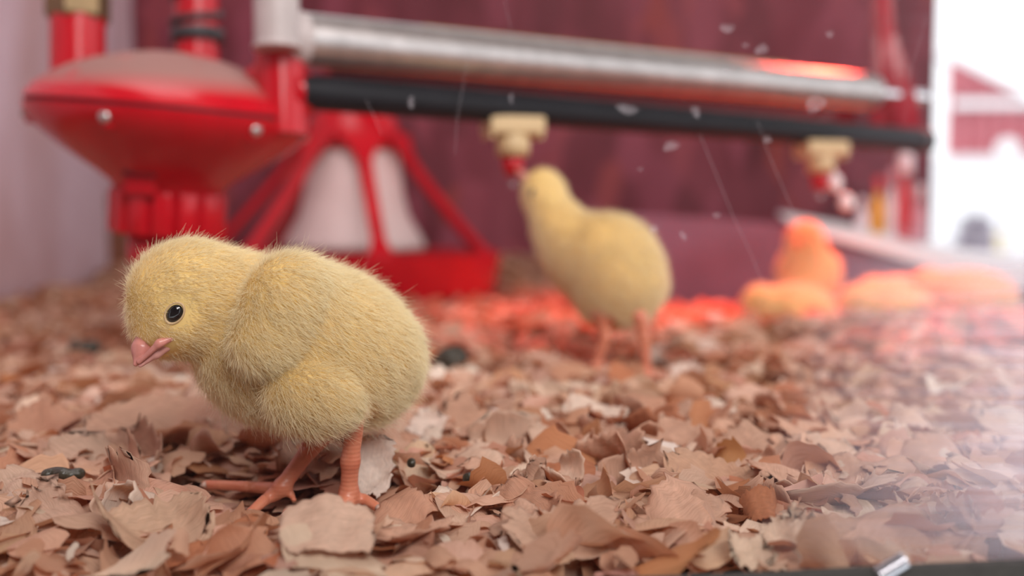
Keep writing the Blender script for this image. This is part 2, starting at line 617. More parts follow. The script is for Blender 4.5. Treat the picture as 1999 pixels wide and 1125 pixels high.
# ------------------------------------------------------------------ outside: barn, lamp post, shrub, bollard
D = 7.0


def G(px, d):
    """x at depth d"""
    return P(px, 300, d)[0]


barn = empty('barn', (G(1990, D), D + 1.2, -0.53))
tag(barn, 'red metal clad barn with a white band seen through the bright doorway', 'barn')
zt, zm = P(1855, 118, D)[2] + 0.53, P(1990, 185, D)[2] + 0.53
bx0 = G(1846, D) - barn.location.x
zb = P(1900, 302, D)[2] + 0.53
slope = (zm - zt) / (G(1990, D) - G(1855, D))
barn_mat = plain('red_barn_metal', (0.50, 0.125, 0.15), 0.5, 0.0, 0.1, 3)
n = 22
for i in range(n):                      # ribbed cladding sheets
    x0 = bx0 + i * 0.1; x1 = x0 + 0.1
    h0, h1 = zt + slope * (x0 - bx0), zt + slope * (x1 - bx0)
    vv, ff = [], []
    xs_ = [x0, x0 + 0.02, x0 + 0.035, x0 + 0.065, x0 + 0.08, x1 - 0.002]
    dy = [0, 0, -0.03, -0.03, 0, 0]
    for xx, yy in zip(xs_, dy):
        hh = zt + slope * (xx - bx0)
        vv += [(xx, -1.2 + yy, zb), (xx, -1.2 + yy, hh), (xx, -1.15, zb), (xx, -1.15, hh)]
    for k in range(5):
        o_ = k * 4; p_ = o_ + 4
        ff += [(o_, p_, p_ + 1, o_ + 1), (o_ + 2, o_ + 3, p_ + 3, p_ + 2), (o_ + 1, p_ + 1, p_ + 3, o_ + 3), (o_, o_ + 2, p_ + 2, p_)]
    ff += [(0, 1, 3, 2), (20, 22, 23, 21)]
    link('cladding_sheet', mesh('cladding', vv, ff), barn_mat, barn, smooth_shade=False)
base_w = link('base_wall', box_mesh(2.3, 0.16, zb, centre=(bx0 + 1.15, -1.1, zb / 2)), M['white_paint'], barn, smooth_shade=False)
zband = P(1900, 206, D)[2] + 0.53
link('white_band', box_mesh(2.2, 0.03, 0.055, centre=(bx0 + 1.1, -1.25, zband)), M['white_paint'], barn, smooth_shade=False)
rv = link('roof_edge', tube([(bx0 - 0.06, -1.2, zt + 0.03), (bx0 + 2.3, -1.2, zt + 0.03 + slope * 2.3)], 0.03, section=[(-4, 0.7), (1.4, 0.7), (1.4, -0.7), (-4, -0.7)]), M['white_paint'], barn, smooth_shade=False)
link('body_block', box_mesh(2.1, 2.0, zb, centre=(bx0 + 1.1, -0.05, zb / 2)), M['white_paint'], barn, smooth_shade=False)

dl_ = 5.0
lpc = P(1967, 292, dl_)
lp = empty('yard_lamp', (lpc[0], lpc[1], -0.53)); tag(lp, 'white globe lamp on a thin post outside in front of the barn', 'lamp')
hz = lpc[2] + 0.53
link('globe', lathe([(0, -0.055)] + [(0.055 * math.sin(t), -0.055 * math.cos(t)) for t in np.linspace(0.1, 3.04, 16)] + [(0, 0.055)], 32), M['white_paint'], lp, loc=(0, 0, hz))
link('post', lathe([(0, 0), (0.03, 0), (0.03, 0.02), (0.013, 0.05), (0.013, hz - 0.06), (0.03, hz - 0.05), (0, hz - 0.045)], 20), plain('pale_grey_post', (0.6, 0.6, 0.66), 0.5), lp)

ds = 3.4
sb = P(1903, 490, ds)
sh = empty('shrub', (sb[0], sb[1], -0.53)); tag(sh, 'small dark purplish shrub on the bright ground outside the doorway', 'shrub')
vs, fs = [], []
rr = random.Random(3)
top = (P(1903, 425, ds)[2] + 0.53)
for i in range(420):
    t = rr.random() ** 0.7
    a = rr.uniform(0, 2 * math.pi)
    rad = 0.115 * math.sqrt(rr.random()) * (1.1 - 0.75 * t)
    c = Vector((rad * math.cos(a), rad * math.sin(a), 0.3 + (top - 0.3) * t))
    e = Euler((rr.uniform(0, 6), rr.uniform(0, 6), rr.uniform(0, 6))).to_matrix()
    k = len(vs)
    for (x, y, z) in ((-0.018, 0, 0), (0, -0.007, 0.002), (0.018, 0, 0), (0, 0.007, 0.002)):
        vs.append(c + e @ Vector((x, y, z)))
    fs.append((k, k + 1, k + 2, k + 3))
fo = link('foliage', mesh('foliage', vs, fs), plain('dark_leaf', (0.20, 0.15, 0.22), 0.6), sh, smooth_shade=False)
fo['kind'] = 'stuff'
link('stem', tube([(0, 0, 0), (0.01, 0, 0.2), (0, 0, 0.45)], [0.012, 0.01, 0.006], 8), M['brown_wood'], sh)
ds = 4.4
bo = P(1952, 485, ds)
bol = empty('bollard', (bo[0], bo[1], -0.53)); tag(bol, 'short pale yellow bollard beside the dark shrub outside', 'bollard')
hb = P(1952, 452, ds)[2] + 0.53
link('post', lathe([(0, 0), (0.017, 0), (0.017, hb - 0.02), (0.012, hb - 0.005), (0, hb)], 20), plain('yellow_paint', (0.8, 0.66, 0.3), 0.5), bol)
link('base_plate', lathe([(0, 0), (0.035, 0), (0.035, 0.01), (0.017, 0.014), (0, 0.014)], 20), M['grey_fitting'], bol)

# ------------------------------------------------------------------ low purple-grey partition with white ledge
DPn = 1.10
grey_purple = plain('purple_grey_board', (0.24, 0.115, 0.17), 0.6, 0.0, 0.15, 12)
lw = empty('partition_board', (P(1600, 560, DPn)[0], P(1600, 560, DPn)[1], 0))
tag(lw, 'low smooth purple-grey partition board behind the resting chicks', 'board')
tops = [(1225, 418), (1300, 421), (1420, 428), (1540, 440), (1660, 462), (1780, 492), (1900, 520), (2060, 543)]
vv, ff = [], []
for (px, py) in tops:
    t_ = P(px, py, DPn)
    for (yy, z) in ((0, -0.02), (0, t_[2]), (0.012, t_[2]), (0.012, -0.02)):
        vv.append((t_[0] - lw.location.x, t_[1] - lw.location.y + yy - (t_[2] - 0.08) * 0.0, z))
for i in range(len(tops) - 1):
    for k in range(4):
        l = (k + 1) % 4
        ff.append((i * 4 + k, i * 4 + l, i * 4 + 4 + l, i * 4 + 4 + k))
ff += [(3, 2, 1, 0), tuple(len(vv) - 4 + k for k in range(4))]
link('panel', mesh('panel', vv, ff), grey_purple, lw, smooth_shade=False)

ledge = empty('ledge', tuple(P(1760, 480, DPn)))
tag(ledge, 'white ledge sloping along the top of the purple-grey partition', 'ledge')
lt = [(1543, 438, 8), (1600, 448, 14), (1660, 459, 18), (1740, 475, 24), (1820, 494, 30), (1900, 510, 34), (2060, 532, 40)]
vv, ff = [], []
for (px, py, th) in lt:
    a_ = P(px, py, DPn - 0.012); dz = th / F * DPn
    for (yy, z) in ((-0.004, 0.0), (-0.004, -dz), (-0.0005, -dz), (-0.0005, -0.0005), (0.05, 0.010), (0.05, 0.0135)):
        vv.append(Vector((a_[0], a_[1] + yy, a_[2] + z)) - ledge.location)
for i in range(len(lt) - 1):
    for k in range(6):
        l = (k + 1) % 6
        ff.append((i * 6 + k, i * 6 + l, i * 6 + 6 + l, i * 6 + 6 + k))
ff += [tuple(range(5, -1, -1)), tuple(len(vv) - 6 + k for k in range(6))]
link('rim', mesh('rim', vv, ff), M['white_paint'], ledge, smooth_shade=False)


# little bottles standing on the ledge
def bottle(px, ytop, ybot, wpx, body, cap, label, capscale=0.55, dd=1.13):
    b0 = P(px, ybot, dd); s = dd / F
    h = (ybot - ytop) * s; r = wpx * s / 2
    o = empty('bottle', tuple(b0)); tag(o, label, 'bottle', 'bottles on the white ledge')
    link('body', lathe([(0, 0), (r * 0.9, 0), (r, r * 0.15), (r, h * 0.55), (r * 0.45, h * 0.74), (r * 0.42, h * 0.80), (0, h * 0.80)], 24), body, o)
    cr_ = r * capscale
    link('cap', lathe([(0, h * 0.78), (cr_, h * 0.78), (cr_, h * 0.97), (cr_ * 0.8, h), (0, h)], 24), cap, o)


ylw = plain('yellow_bottle', (0.75, 0.36, 0.03), 0.3); wht = plain('white_bottle', (0.8, 0.72, 0.76), 0.3); rdb = plain('red_bottle', (0.55, 0.02, 0.03), 0.3)
pkb = plain('pink_bottle', (0.62, 0.28, 0.33), 0.4); pur = plain('purple_bottle', (0.25, 0.06, 0.14), 0.4)
bottle(1682, 385, 470, 24, wht, wht, 'small white bottle on the ledge, leftmost of the row')
bottle(1711, 345, 474, 26, ylw, rdb, 'yellow bottle with red cap on the ledge', 0.6)
bottle(1738, 330, 478, 20, wht, pkb, 'slim white bottle with pink cap beside the yellow bottle', 0.7)
bottle(1763, 300, 484, 30, rdb, wht, 'tall red bottle with round white cap on the ledge', 0.95)
bottle(1792, 360, 492, 24, pkb, wht, 'pink bottle at the door post end of the ledge')

# ------------------------------------------------------------------ feeder
fd = 1.03
fc = P(693, 560, fd)
fx, fy = fc[0], fc[1]
feeder = empty('pan_feeder', (fx, fy, 0))
tag(feeder, 'red pan feeder with arched spokes around a white cone, behind the front chick', 'feeder')
Rf = 285 / F * fd


def zat(py, d=fd):
    return P(700, py, d)[2]


zr = zat(492)
tray = link('pan', lathe([(0, 0.004), (Rf * 0.9, 0.0), (Rf * 0.97, 0.01), (Rf, zr - 0.006), (Rf * 1.005, zr), (Rf * 0.985, zr + 0.001), (Rf * 0.965, zr - 0.004), (Rf * 0.93, 0.018), (Rf * 0.6, 0.012), (0, 0.012)], 96), M['red'], feeder)
sharp(tray)
zt_, zh = zat(285), zat(228)
rh = 82 / F * fd
hub = link('hub', lathe([(0, zat(120)), (0.026, zat(120)), (0.028, zat(140)), (rh * 0.72, zat(215)), (rh * 0.95, zh), (rh * 1.12, zat(262)), (rh * 1.2, zat(292)), (rh * 1.14, zat(295)), (rh * 1.02, zat(262)), (rh * 0.85, zh - 0.003), (0, zh)], 72), M['red'], feeder)
for k in range(7):
    a = math.radians(18 + 51.43 * k)
    dx, dy = math.sin(a), -math.cos(a)
    side = Vector((math.cos(a), math.sin(a), 0))
    path, wid = [], []
    for t in np.linspace(0, 1, 14):
        r = rh * 1.10 + (Rf * 0.985 - rh * 1.10) * (t ** 1.12)
        z = zat(268) + (zr - 0.004 - zat(268)) * (t ** 0.95)
        path.append(Vector((dx * r, dy * r, z)))
        wid.append(0.0065 + 0.020 * max(0, 1 - t * 4.2) ** 1.6 + 0.009 * max(0, (t - 0.86) / 0.14) ** 1.5)
    v, f = [], []
    for i, p in enumerate(path):
        t = (path[min(i + 1, 13)] - path[max(i - 1, 0)]).normalized()
        nrm = side.cross(t).normalized()
        for (sx, sn) in ((-1, -0.0035), (-0.8, 0.003), (0.8, 0.003), (1, -0.0035)):
            v.append(p + side * wid[i] * sx + nrm * sn)
    for i in range(13):
        for j in range(4):
            l = (j + 1) % 4
            f.append((i * 4 + j, i * 4 + l, i * 4 + 4 + l, i * 4 + 4 + j))
    f += [(3, 2, 1, 0), (52, 53, 54, 55)]
    sp = link('spoke', mesh('spoke', v, f), M['red'], feeder)
    sharp(sp, 50)
rc = 98 / F * fd
cone = link('cone', lathe([(0, zat(283)), (rc * 0.78, zat(283)), (rc * 0.90, zat(310)), (rc * 0.98, zat(380)), (rc * 1.08, zat(420)), (rc * 1.38, zat(472)), (rc * 1.42, zat(486)), (rc * 1.3, zat(484)), (rc * 0.9, zat(400)), (rc * 0.7, zat(300)), (0, zat(300))], 72), M['white_plastic'], feeder)
fdm = plain('ground_feed', (0.22, 0.11, 0.06), 0.95, 0.0, 0.4, 300, spec=0.1, bumpy=0.6)
fe = link('feed', lathe([(0, zr - 0.012), (Rf * 0.5, zr - 0.013), (Rf * 0.94, zr - 0.020), (Rf * 0.9, 0.02), (0, 0.02)], 64), fdm, feeder)
fe['kind'] = 'stuff'

# ------------------------------------------------------------------ pipes
A0, A1 = PV(574, 76, 0.530), PV(1693, 180, 0.785)
A2 = A0 + (A1 - A0) * 1.13
Ad = (A1 - A0).normalized()
steel = empty('steel_pipe', tuple((A0 + A1) / 2))
tag(steel, 'galvanised steel pipe running across the top above the black pipe', 'pipe')
off = -Vector(steel.location)
pm = tube([A0 + (A1 - A0) * t for t in np.linspace(0, 1, 8)], 0.0137, 36)
sharp(link('tube', pm, M['steel'], steel, loc=off))
sharp(link('end_cap', tube([A1 - Ad * 0.004, A1, A1 + Ad * 0.004, A1 + Ad * 0.0055], [0.0140, 0.0143, 0.0135, 0.010], 36), M['steel'], steel, loc=off))
sharp(link('thin_end', tube([A1, A1 + Ad * 0.055, A1 + Ad * 0.072], [0.0052, 0.0052, 0.0052], 24), M['chrome'], steel, loc=off))
# pale coupling that turns the pipe up
Cb, Ct = PV(541, 96, 0.514), PV(538, -70, 0.514)
sharp(link('coupling', tube([Cb, Cb + (Ct - Cb) * 0.04, Cb + (Ct - Cb) * 0.06, Ct], [0.0122, 0.0122, 0.0114, 0.0114], 32), M['grey_fitting'], steel, loc=off))
sharp(link('collar', tube([A0 - Ad * 0.006, A0 - Ad * 0.004, A0 + Ad * 0.004, A0 + Ad * 0.006], [0.0120, 0.0142, 0.0142, 0.0136], 32), M['grey_fitting'], steel, loc=off))

B0, B1 = PV(585, 179, 0.530), PV(1803, 276, 0.802)
Bd = (B1 - B0).normalized()
bp = empty('water_pipe', tuple((B0 + B1) / 2))
tag(bp, 'black plastic water pipe carrying the beige drinking nipples', 'pipe')
boff = -Vector(bp.location)
sharp(link('tube', tube([B0 + (B1 - B0) * t for t in np.linspace(0, 1, 8)], 0.0093, 32), M['black_pipe'], bp, loc=boff))
sharp(link('end_cap', tube([B1 - Bd * 0.010, B1 + Bd * 0.003], 0.0101, 32), M['dark_rubber'], bp, loc=boff))

# red rail and yellow batten behind the steel pipe
back = Vector((-Ad.y, Ad.x, 0)).normalized()
R0, R1 = PV(640, 140, 0.56), PV(1665, 222, 0.82)
rail = link('rail', tube([R0, R1], 0.0045, section=[(-1, 1.5), (1, 1.5), (1, -1.5), (-1, -1.5)]), M['red_dark'], smooth_shade=False)
tag(rail, 'dark red flat rail visible between the steel pipe and black pipe', 'rail')
Y0, Y1 = PV(820, 64, 0.60), PV(1530, 136, 0.79)
yb = empty('batten', tuple((Y0 + Y1) / 2)); tag(yb, 'thin yellow wooden batten showing above the steel pipe, red tipped', 'batten')
yo = -Vector(yb.location)
link('strip', tube([Y0, Y1], 0.0040, section=[(-1, 1), (1, 1), (1, -1), (-1, -1)]), M['yellow_wood'], yb, loc=yo, smooth_shade=False)
Yd = (Y1 - Y0).normalized()
link('red_tip', tube([Y1, Y1 + Yd * 0.072], 0.0044, section=[(-1, 1), (1, 1), (1, -1), (-1, -1)]), M['red_dark'], yb, loc=yo, smooth_shade=False)

# red hanger through which both pipes pass
hg0 = P(1745, 235, 0.815)
hg = empty('pipe_hanger', tuple(hg0)); tag(hg, 'tall dark red hanger post holding the pipe ends near the doorway', 'hanger')
s = 0.815 / F
hv = []
for (py, x0, x1, dep) in [(272, 1690, 1800, 0.010), (205, 1697, 1795, 0.012), (150, 1705, 1775, 0.012), (60, 1705, 1748, 0.010), (-60, 1700, 1738, 0.010)]:
    for (px, dd) in ((x0, -dep), (x1, -dep), (x1, dep), (x0, dep)):
        hv.append(P(px, py, 0.812 + dd) - hg0)
hf = []
for i in range(4):
    for k in range(4):
        l = (k + 1) % 4
        hf.append((i * 4 + k, i * 4 + 4 + k, i * 4 + 4 + l, i * 4 + l))
hf += [(0, 1, 2, 3), (19, 18, 17, 16)]
me = mesh('hanger', hv, hf)
bm = bmesh.new(); bm.from_mesh(me); bmesh.ops.recalc_face_normals(bm, faces=bm.faces)
bmesh.ops.bevel(bm, geom=list(bm.edges), offset=0.003, segments=2, affect='EDGES'); bm.to_mesh(me); bm.free()
link('bracket', me, M['red_dark'], hg, smooth_shade=False)
link('rib', tube([P(1742, 250, 0.800) - hg0, P(1728, 120, 0.803) - hg0, P(1718, -60, 0.805) - hg0], 0.0050, 12), M['red_dark'], hg)


# drinking nipples
def nipple(px, py, dd, label, pin):
    c = PV(px, py, dd)
    o = empty('drinking_nipple', tuple(c), (0, 0, math.atan2(Ad.y, Ad.x) * 0.55))
    tag(o, label, 'drinker', 'drinking nipples on the black pipe')
    s = 0.6 / F
    bm = bmesh.new()
    me = box_mesh(112 * s, 0.022, 34 * s, 0.0015, 2, (0, 0, -10 * s))
    sd = link('saddle', me, M['beige'], o, smooth_shade=False)
    for sx in (-1, 1):
        link('clip', box_mesh(0.0028, 0.018, 0.0036, 0.0006, 2, (sx * 0.0150, 0, -30 * s)), M['beige'], o, smooth_shade=False)
    link('stem', lathe([(0, -20 * s), (0.0100, -20 * s), (0.0100, -50 * s), (0.0095, -68 * s), (0, -68 * s)], 32), M['beige'], o)
    link('valve', lathe([(0, -66 * s), (0.0066, -66 * s), (0.0066, -88 * s), (0.0050, -104 * s), (0.0025, -108 * s), (0, -108 * s)], 28), M['red'], o)
    link('pin', lathe([(0, -104 * s), (0.0012, -104 * s), (0.0012, -122 * s), (0.0018, -124 * s), (0.0018, -127 * s), (0, -128 * s)], 16), M['chrome'], o)
    return o


nipple(1001, 236, 0.600, 'beige drinking nipple with red valve above the drinking chick', True)
nipple(1603, 282, 0.735, 'beige drinking nipple farther along the black pipe, near the hanger post', True)
# bright glints below the far nipple, put in as white balls on an added wire
dc = empty('glint_balls', tuple(P(1640, 372, 0.78))); tag(dc, 'pair of white balls standing in for bright glints below the farther nipple', 'glint')
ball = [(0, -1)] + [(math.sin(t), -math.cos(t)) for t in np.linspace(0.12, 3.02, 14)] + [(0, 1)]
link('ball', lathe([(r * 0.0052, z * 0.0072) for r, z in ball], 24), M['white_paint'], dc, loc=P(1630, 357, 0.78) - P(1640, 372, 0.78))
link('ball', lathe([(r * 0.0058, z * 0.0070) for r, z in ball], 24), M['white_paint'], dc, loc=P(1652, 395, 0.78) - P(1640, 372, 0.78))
link('added_wire', tube([P(1622, 300, 0.78) - P(1640, 372, 0.78), P(1630, 345, 0.78) - P(1640, 372, 0.78), P(1640, 376, 0.78) - P(1640, 372, 0.78), P(1652, 390, 0.78) - P(1640, 372, 0.78)], 0.0012, 8), M['chrome'], dc)

# ------------------------------------------------------------------ regulator
rd = 0.55
S = rd / F * 0.975
rg = empty('pressure_regulator', tuple(P(336, 219, rd)), (math.radians(2.5), math.radians(4.6), 0))
tag(rg, 'red dome shaped water pressure regulator, dusty on top, above the front chick', 'regulator')


def sc(prof):
    return [(r * S, z * S) for r, z in prof]


up_s = [(0, 118), (50, 115), (100, 106), (150, 91), (195, 73), (230, 53), (255, 33), (268, 18), (274, 5), (270, 3), (0, 3)]
lo_s = [(0, -3), (270, -3), (275, -6), (273, -18), (264, -34), (240, -56), (205, -82), (168, -106), (136, -126), (114, -142), (104, -158), (0, -158)]
sharp(link('upper_shell', lathe(sc(up_s), 128), M['red_dusty'], rg), 50)
sharp(link('lower_shell', lathe(sc(lo_s), 128), M['red'], rg), 50)
link('gasket', lathe(sc([(0, 3.5), (269, 3.5), (269, -3.5), (0, -3.5)]), 96), M['seam'], rg)


def lobes(a, r, z):
    if r < 100 * S: return r
    t = (a * 14 / (2 * math.pi)) % 1.0
    return r * (1 - 0.12 * max(0, 1 - abs(t - 0.5) * 5))


knob = link('adjuster_knob', lathe(sc([(0, -154), (104, -154), (112, -158), (114, -166), (114, -236), (110, -243), (88, -246), (0, -246)]), 224, lobes), M['red'], rg)
sharp(knob, 40)
link('stub', lathe(sc([(0, -240), (76, -240), (76, -300), (70, -306), (0, -306)]), 48), M['red'], rg)
# screws in little bosses around the lower shell and a window slot
for a_deg in (-6, 52, -62, 112, -118, 174):
    a = math.radians(a_deg - 90)
    rr_, zz2 = 252 * S, -30 * S
    c = Vector((rr_ * math.cos(a), rr_ * math.sin(a), zz2))
    bs = link('screw_boss', lathe(sc([(0, -16), (13, -16), (13, -2), (9, 2), (0, 2)]), 24), M['red'], rg, loc=c)
    link('screw', lathe(sc([(0, -6), (9, -6), (11, -3), (10, 2), (0, 3)]), 20), M['steel'], bs, loc=Vector((math.cos(a), math.sin(a), 0)) * 19 * S + Vector((0, 0, 5 * S)), rot=(math.radians(90), 0, a + math.radians(90)))
link('slot', box_mesh(62 * S, 8 * S, 13 * S, 1.5 * S, 2, (-10 * S, -137 * S, -121 * S)), M['seam'], rg, smooth_shade=False)
link('tab', box_mesh(58 * S, 22 * S, 34 * S, 3 * S, 2, (-14 * S, -118 * S, -146 * S)), M['red'], rg, smooth_shade=False)


def local(px, py, d):
    bpy.context.view_layer.update()
    return rg.matrix_world.inverted() @ PV(px, py, d)


def post(name, a, b, r, mat, n=32):
    return sharp(link(name, tube([a, a + (b - a) * 0.5, b], r, n), mat, rg))


post('inlet_tube', local(152, 170, 0.575), local(152, 20, 0.575), 51 * 0.575 / F, M['red'])
post('inlet_tube', local(152, -5, 0.575), local(152, -140, 0.575), 47 * 0.575 / F, M['red'])
nut = link('brass_nut', tube([local(152, 41, 0.575), local(152, 34, 0.575), local(152, -12, 0.575), local(152, -20, 0.575)], [56 * 0.575 / F, 60 * 0.575 / F, 60 * 0.575 / F, 56 * 0.575 / F], 6), M['brass'], rg, smooth_shade=False)
post('vent_tube', local(385, 140, 0.60), local(382, -140, 0.60), 41 * 0.6 / F, M['red'])
hel = []
for i in range(150):
    t = i / 24.0
    a = t * 2 * math.pi
    base = local(384, 78 - t * 52, 0.60)
    hel.append(base + Vector((math.cos(a), math.sin(a), 0)) * 44 * 0.6 / F)
link('spring', tube(hel, 0.0022, 8), M['dark_rubber'], rg)
link('clamp_ring', tube([local(386, 84, 0.60), local(385, 60, 0.60)], 50 * 0.6 / F, 36), M['dark_rubber'], rg)
sharp(link('outlet_tube', tube([local(551, 265, 0.530), local(549, 180, 0.530), local(547, 93, 0.530)], [50 * 0.53 / F, 50 * 0.53 / F, 47 * 0.53 / F], 36), M['red'], rg))
link('outlet_arm', tube([local(470, 190, 0.56), local(520, 160, 0.535), local(548, 150, 0.53)], 0.011, 24), M['red'], rg)
link('pipe_socket', tube([local(560, 180, 0.528), local(600, 182, 0.536)], 0.0112, 28), M['red'], rg)

# brown block added for the shadow in the back corner
cb = P(232, 500, 1.28)
blk = link('corner_shade_block', box_mesh(0.075, 0.05, 0.10, 0.004, 2, (0, 0, 0.05)), M['brown_wood'], smooth_shade=False)
blk.location = (cb[0] + 0.004, cb[1], 0.012)
tag(blk, 'brown block standing in for the shade in the corner beside the off-white wall', 'block')


# ------------------------------------------------------------------ implicit surfaces for the birds
class Blob:
    """smooth union of ellipsoids and tapered limbs, polygonised with surface nets"""

    def __init__(self):
        self.pr = []

    def ell(self, c, r, rot=None, k=0.006, m=0):
        R = np.eye(3) if rot is None else np.array(rot.to_matrix() if hasattr(rot, 'to_matrix') else rot)
        self.pr.append(('e', np.array(c, float), np.array(r, float), R, k, m))

    def limb(self, a, b, ra, rb, k=0.002, m=0):
        self.pr.append(('c', np.array(a, float), np.array(b, float), (ra, rb), k, m))

    def dist1(self, p, X):
        if p[0] == 'e':
            q = (X - p[1]) @ p[3]
            r = p[2]
            k0 = np.linalg.norm(q / r, axis=-1)
            k1 = np.linalg.norm(q / (r * r), axis=-1) + 1e-9
            return k0 * (k0 - 1) / k1
        a, b = p[1], p[2]
        ab = b - a
        t = np.clip(((X - a) @ ab) / (ab @ ab), 0, 1)
        return np.linalg.norm(X - a - t[..., None] * ab, axis=-1) - (p[3][0] + (p[3][1] - p[3][0]) * t)

    def sdf(self, X, want_mat=False):
        d = None
        for p in self.pr:
            e = self.dist1(p, X)
            k, m = p[-2], p[-1]
            if d is None:
                d = e.copy(); mat = np.full(e.shape, m); best = e.copy()
            else:
                h = np.maximum(k - np.abs(d - e), 0) / k
                d = np.minimum(d, e) - h * h * k * 0.25
                if want_mat:
                    c = e < best
                    mat = np.where(c, m, mat); best = np.minimum(best, e)
        return (d, mat) if want_mat else d

    def bounds(self):
        lo, hi = np.full(3, 1e9), np.full(3, -1e9)
        for p in self.pr:
            if p[0] == 'e':
                r = p[2].max(); lo = np.minimum(lo, p[1] - r); hi = np.maximum(hi, p[1] + r)
            else:
                for c, r in ((p[1], p[3][0]), (p[2], p[3][1])):
                    lo = np.minimum(lo, c - r); hi = np.maximum(hi, c + r)
        return lo, hi

    def polygonise(self, h):
        lo, hi = self.bounds()
        lo = lo - 3 * h; hi = hi + 3 * h
        n = np.ceil((hi - lo) / h).astype(int) + 1
        ax = [lo[i] + h * np.arange(n[i]) for i in range(3)]
        D_ = np.empty(n)
        for i in range(0, n[0], 16):
            G_ = np.stack(np.meshgrid(ax[0][i:i + 16], ax[1], ax[2], indexing='ij'), -1)
            D_[i:i + 16] = self.sdf(G_)
        neg = D_ < 0
        cnt = np.zeros(n - 1, int); acc = np.zeros((*(n - 1), 3)); num = np.zeros(n - 1)
        cor = lambda dx, dy, dz, A_: A_[dx:n[0] - 1 + dx, dy:n[1] - 1 + dy, dz:n[2] - 1 + dz]
        for axis in range(3):
            for u in (0, 1):
                for w_ in (0, 1):
                    o0 = [0, 0, 0]; oth = [a for a in range(3) if a != axis]
                    o0[oth[0]], o0[oth[1]] = u, w_
                    o1 = list(o0); o1[axis] = 1
                    a_, b_ = cor(*o0, D_), cor(*o1, D_)
                    cr_ = (a_ < 0) != (b_ < 0)
                    t = np.where(cr_, a_ / np.where(cr_, a_ - b_, 1), 0)
                    for c in range(3):
                        acc[..., c] += cr_ * (t if c == axis else o0[c])
                    num += cr_
        act = num > 0
        idx = -np.ones(n - 1, int)
        idx[act] = np.arange(act.sum())
        base = np.argwhere(act)
        V = lo + h * (base + acc[act] / num[act][:, None])
        quads = []
        for axis in range(3):
            oth = [a for a in range(3) if a != axis]
            sl0 = [slice(None)] * 3; sl1 = [slice(None)] * 3
            sl0[axis] = slice(0, -1); sl1[axis] = slice(1, None)
            A_, B_ = neg[tuple(sl0)], neg[tuple(sl1)]
            ed = np.argwhere(A_ != B_)
            ed = ed[(ed[:, oth[0]] > 0) & (ed[:, oth[1]] > 0) & (ed[:, oth[0]] < n[oth[0]] - 1) & (ed[:, oth[1]] < n[oth[1]] - 1)]
            flip = A_[tuple(ed.T)]
            def cell(du, dv):
                e = ed.copy(); e[:, oth[0]] -= du; e[:, oth[1]] -= dv
                return idx[tuple(e.T)]
            q_ = np.stack([cell(1, 1), cell(0, 1), cell(0, 0), cell(1, 0)], -1)
            if axis == 1: flip = ~flip
            q_ = np.where(flip[:, None], q_, q_[:, ::-1])
            quads.append(q_)
        Q = np.concatenate(quads)
        for _ in range(3):
            g = self.grad(V, h)
            V = V - g * self.sdf(V)[:, None] * 0.8
        return V, Q

    def grad(self, X, h=0.0005):
        e = np.eye(3) * h
        g = np.stack([self.sdf(X + e[i]) - self.sdf(X - e[i]) for i in range(3)], -1)
        return g / (np.linalg.norm(g, axis=-1, keepdims=True) + 1e-12)

    def hit(self, px, py, d0, d1):
        """where the line of sight through (px, py) first meets the surface"""
        for d in np.arange(d0, d1, 0.0002):
            p = P(px, py, d)
            if self.sdf(p[None])[0] < 0:
                return p
        return P(px, py, (d0 + d1) / 2)


def mesh_blob(name, blob, h, mats, parent, origin):
    V, Q = blob.polygonise(h)
    me = np_mesh(name, V - origin, Q)
    o = link(name, me, mats, parent)
    if len(me.polygons) == len(Q):
        ctr = V[Q].mean(1)
        _, mt = blob.sdf(ctr, True)
        me.polygons.foreach_set('material_index', mt.astype(np.int32))
    return o, V, Q


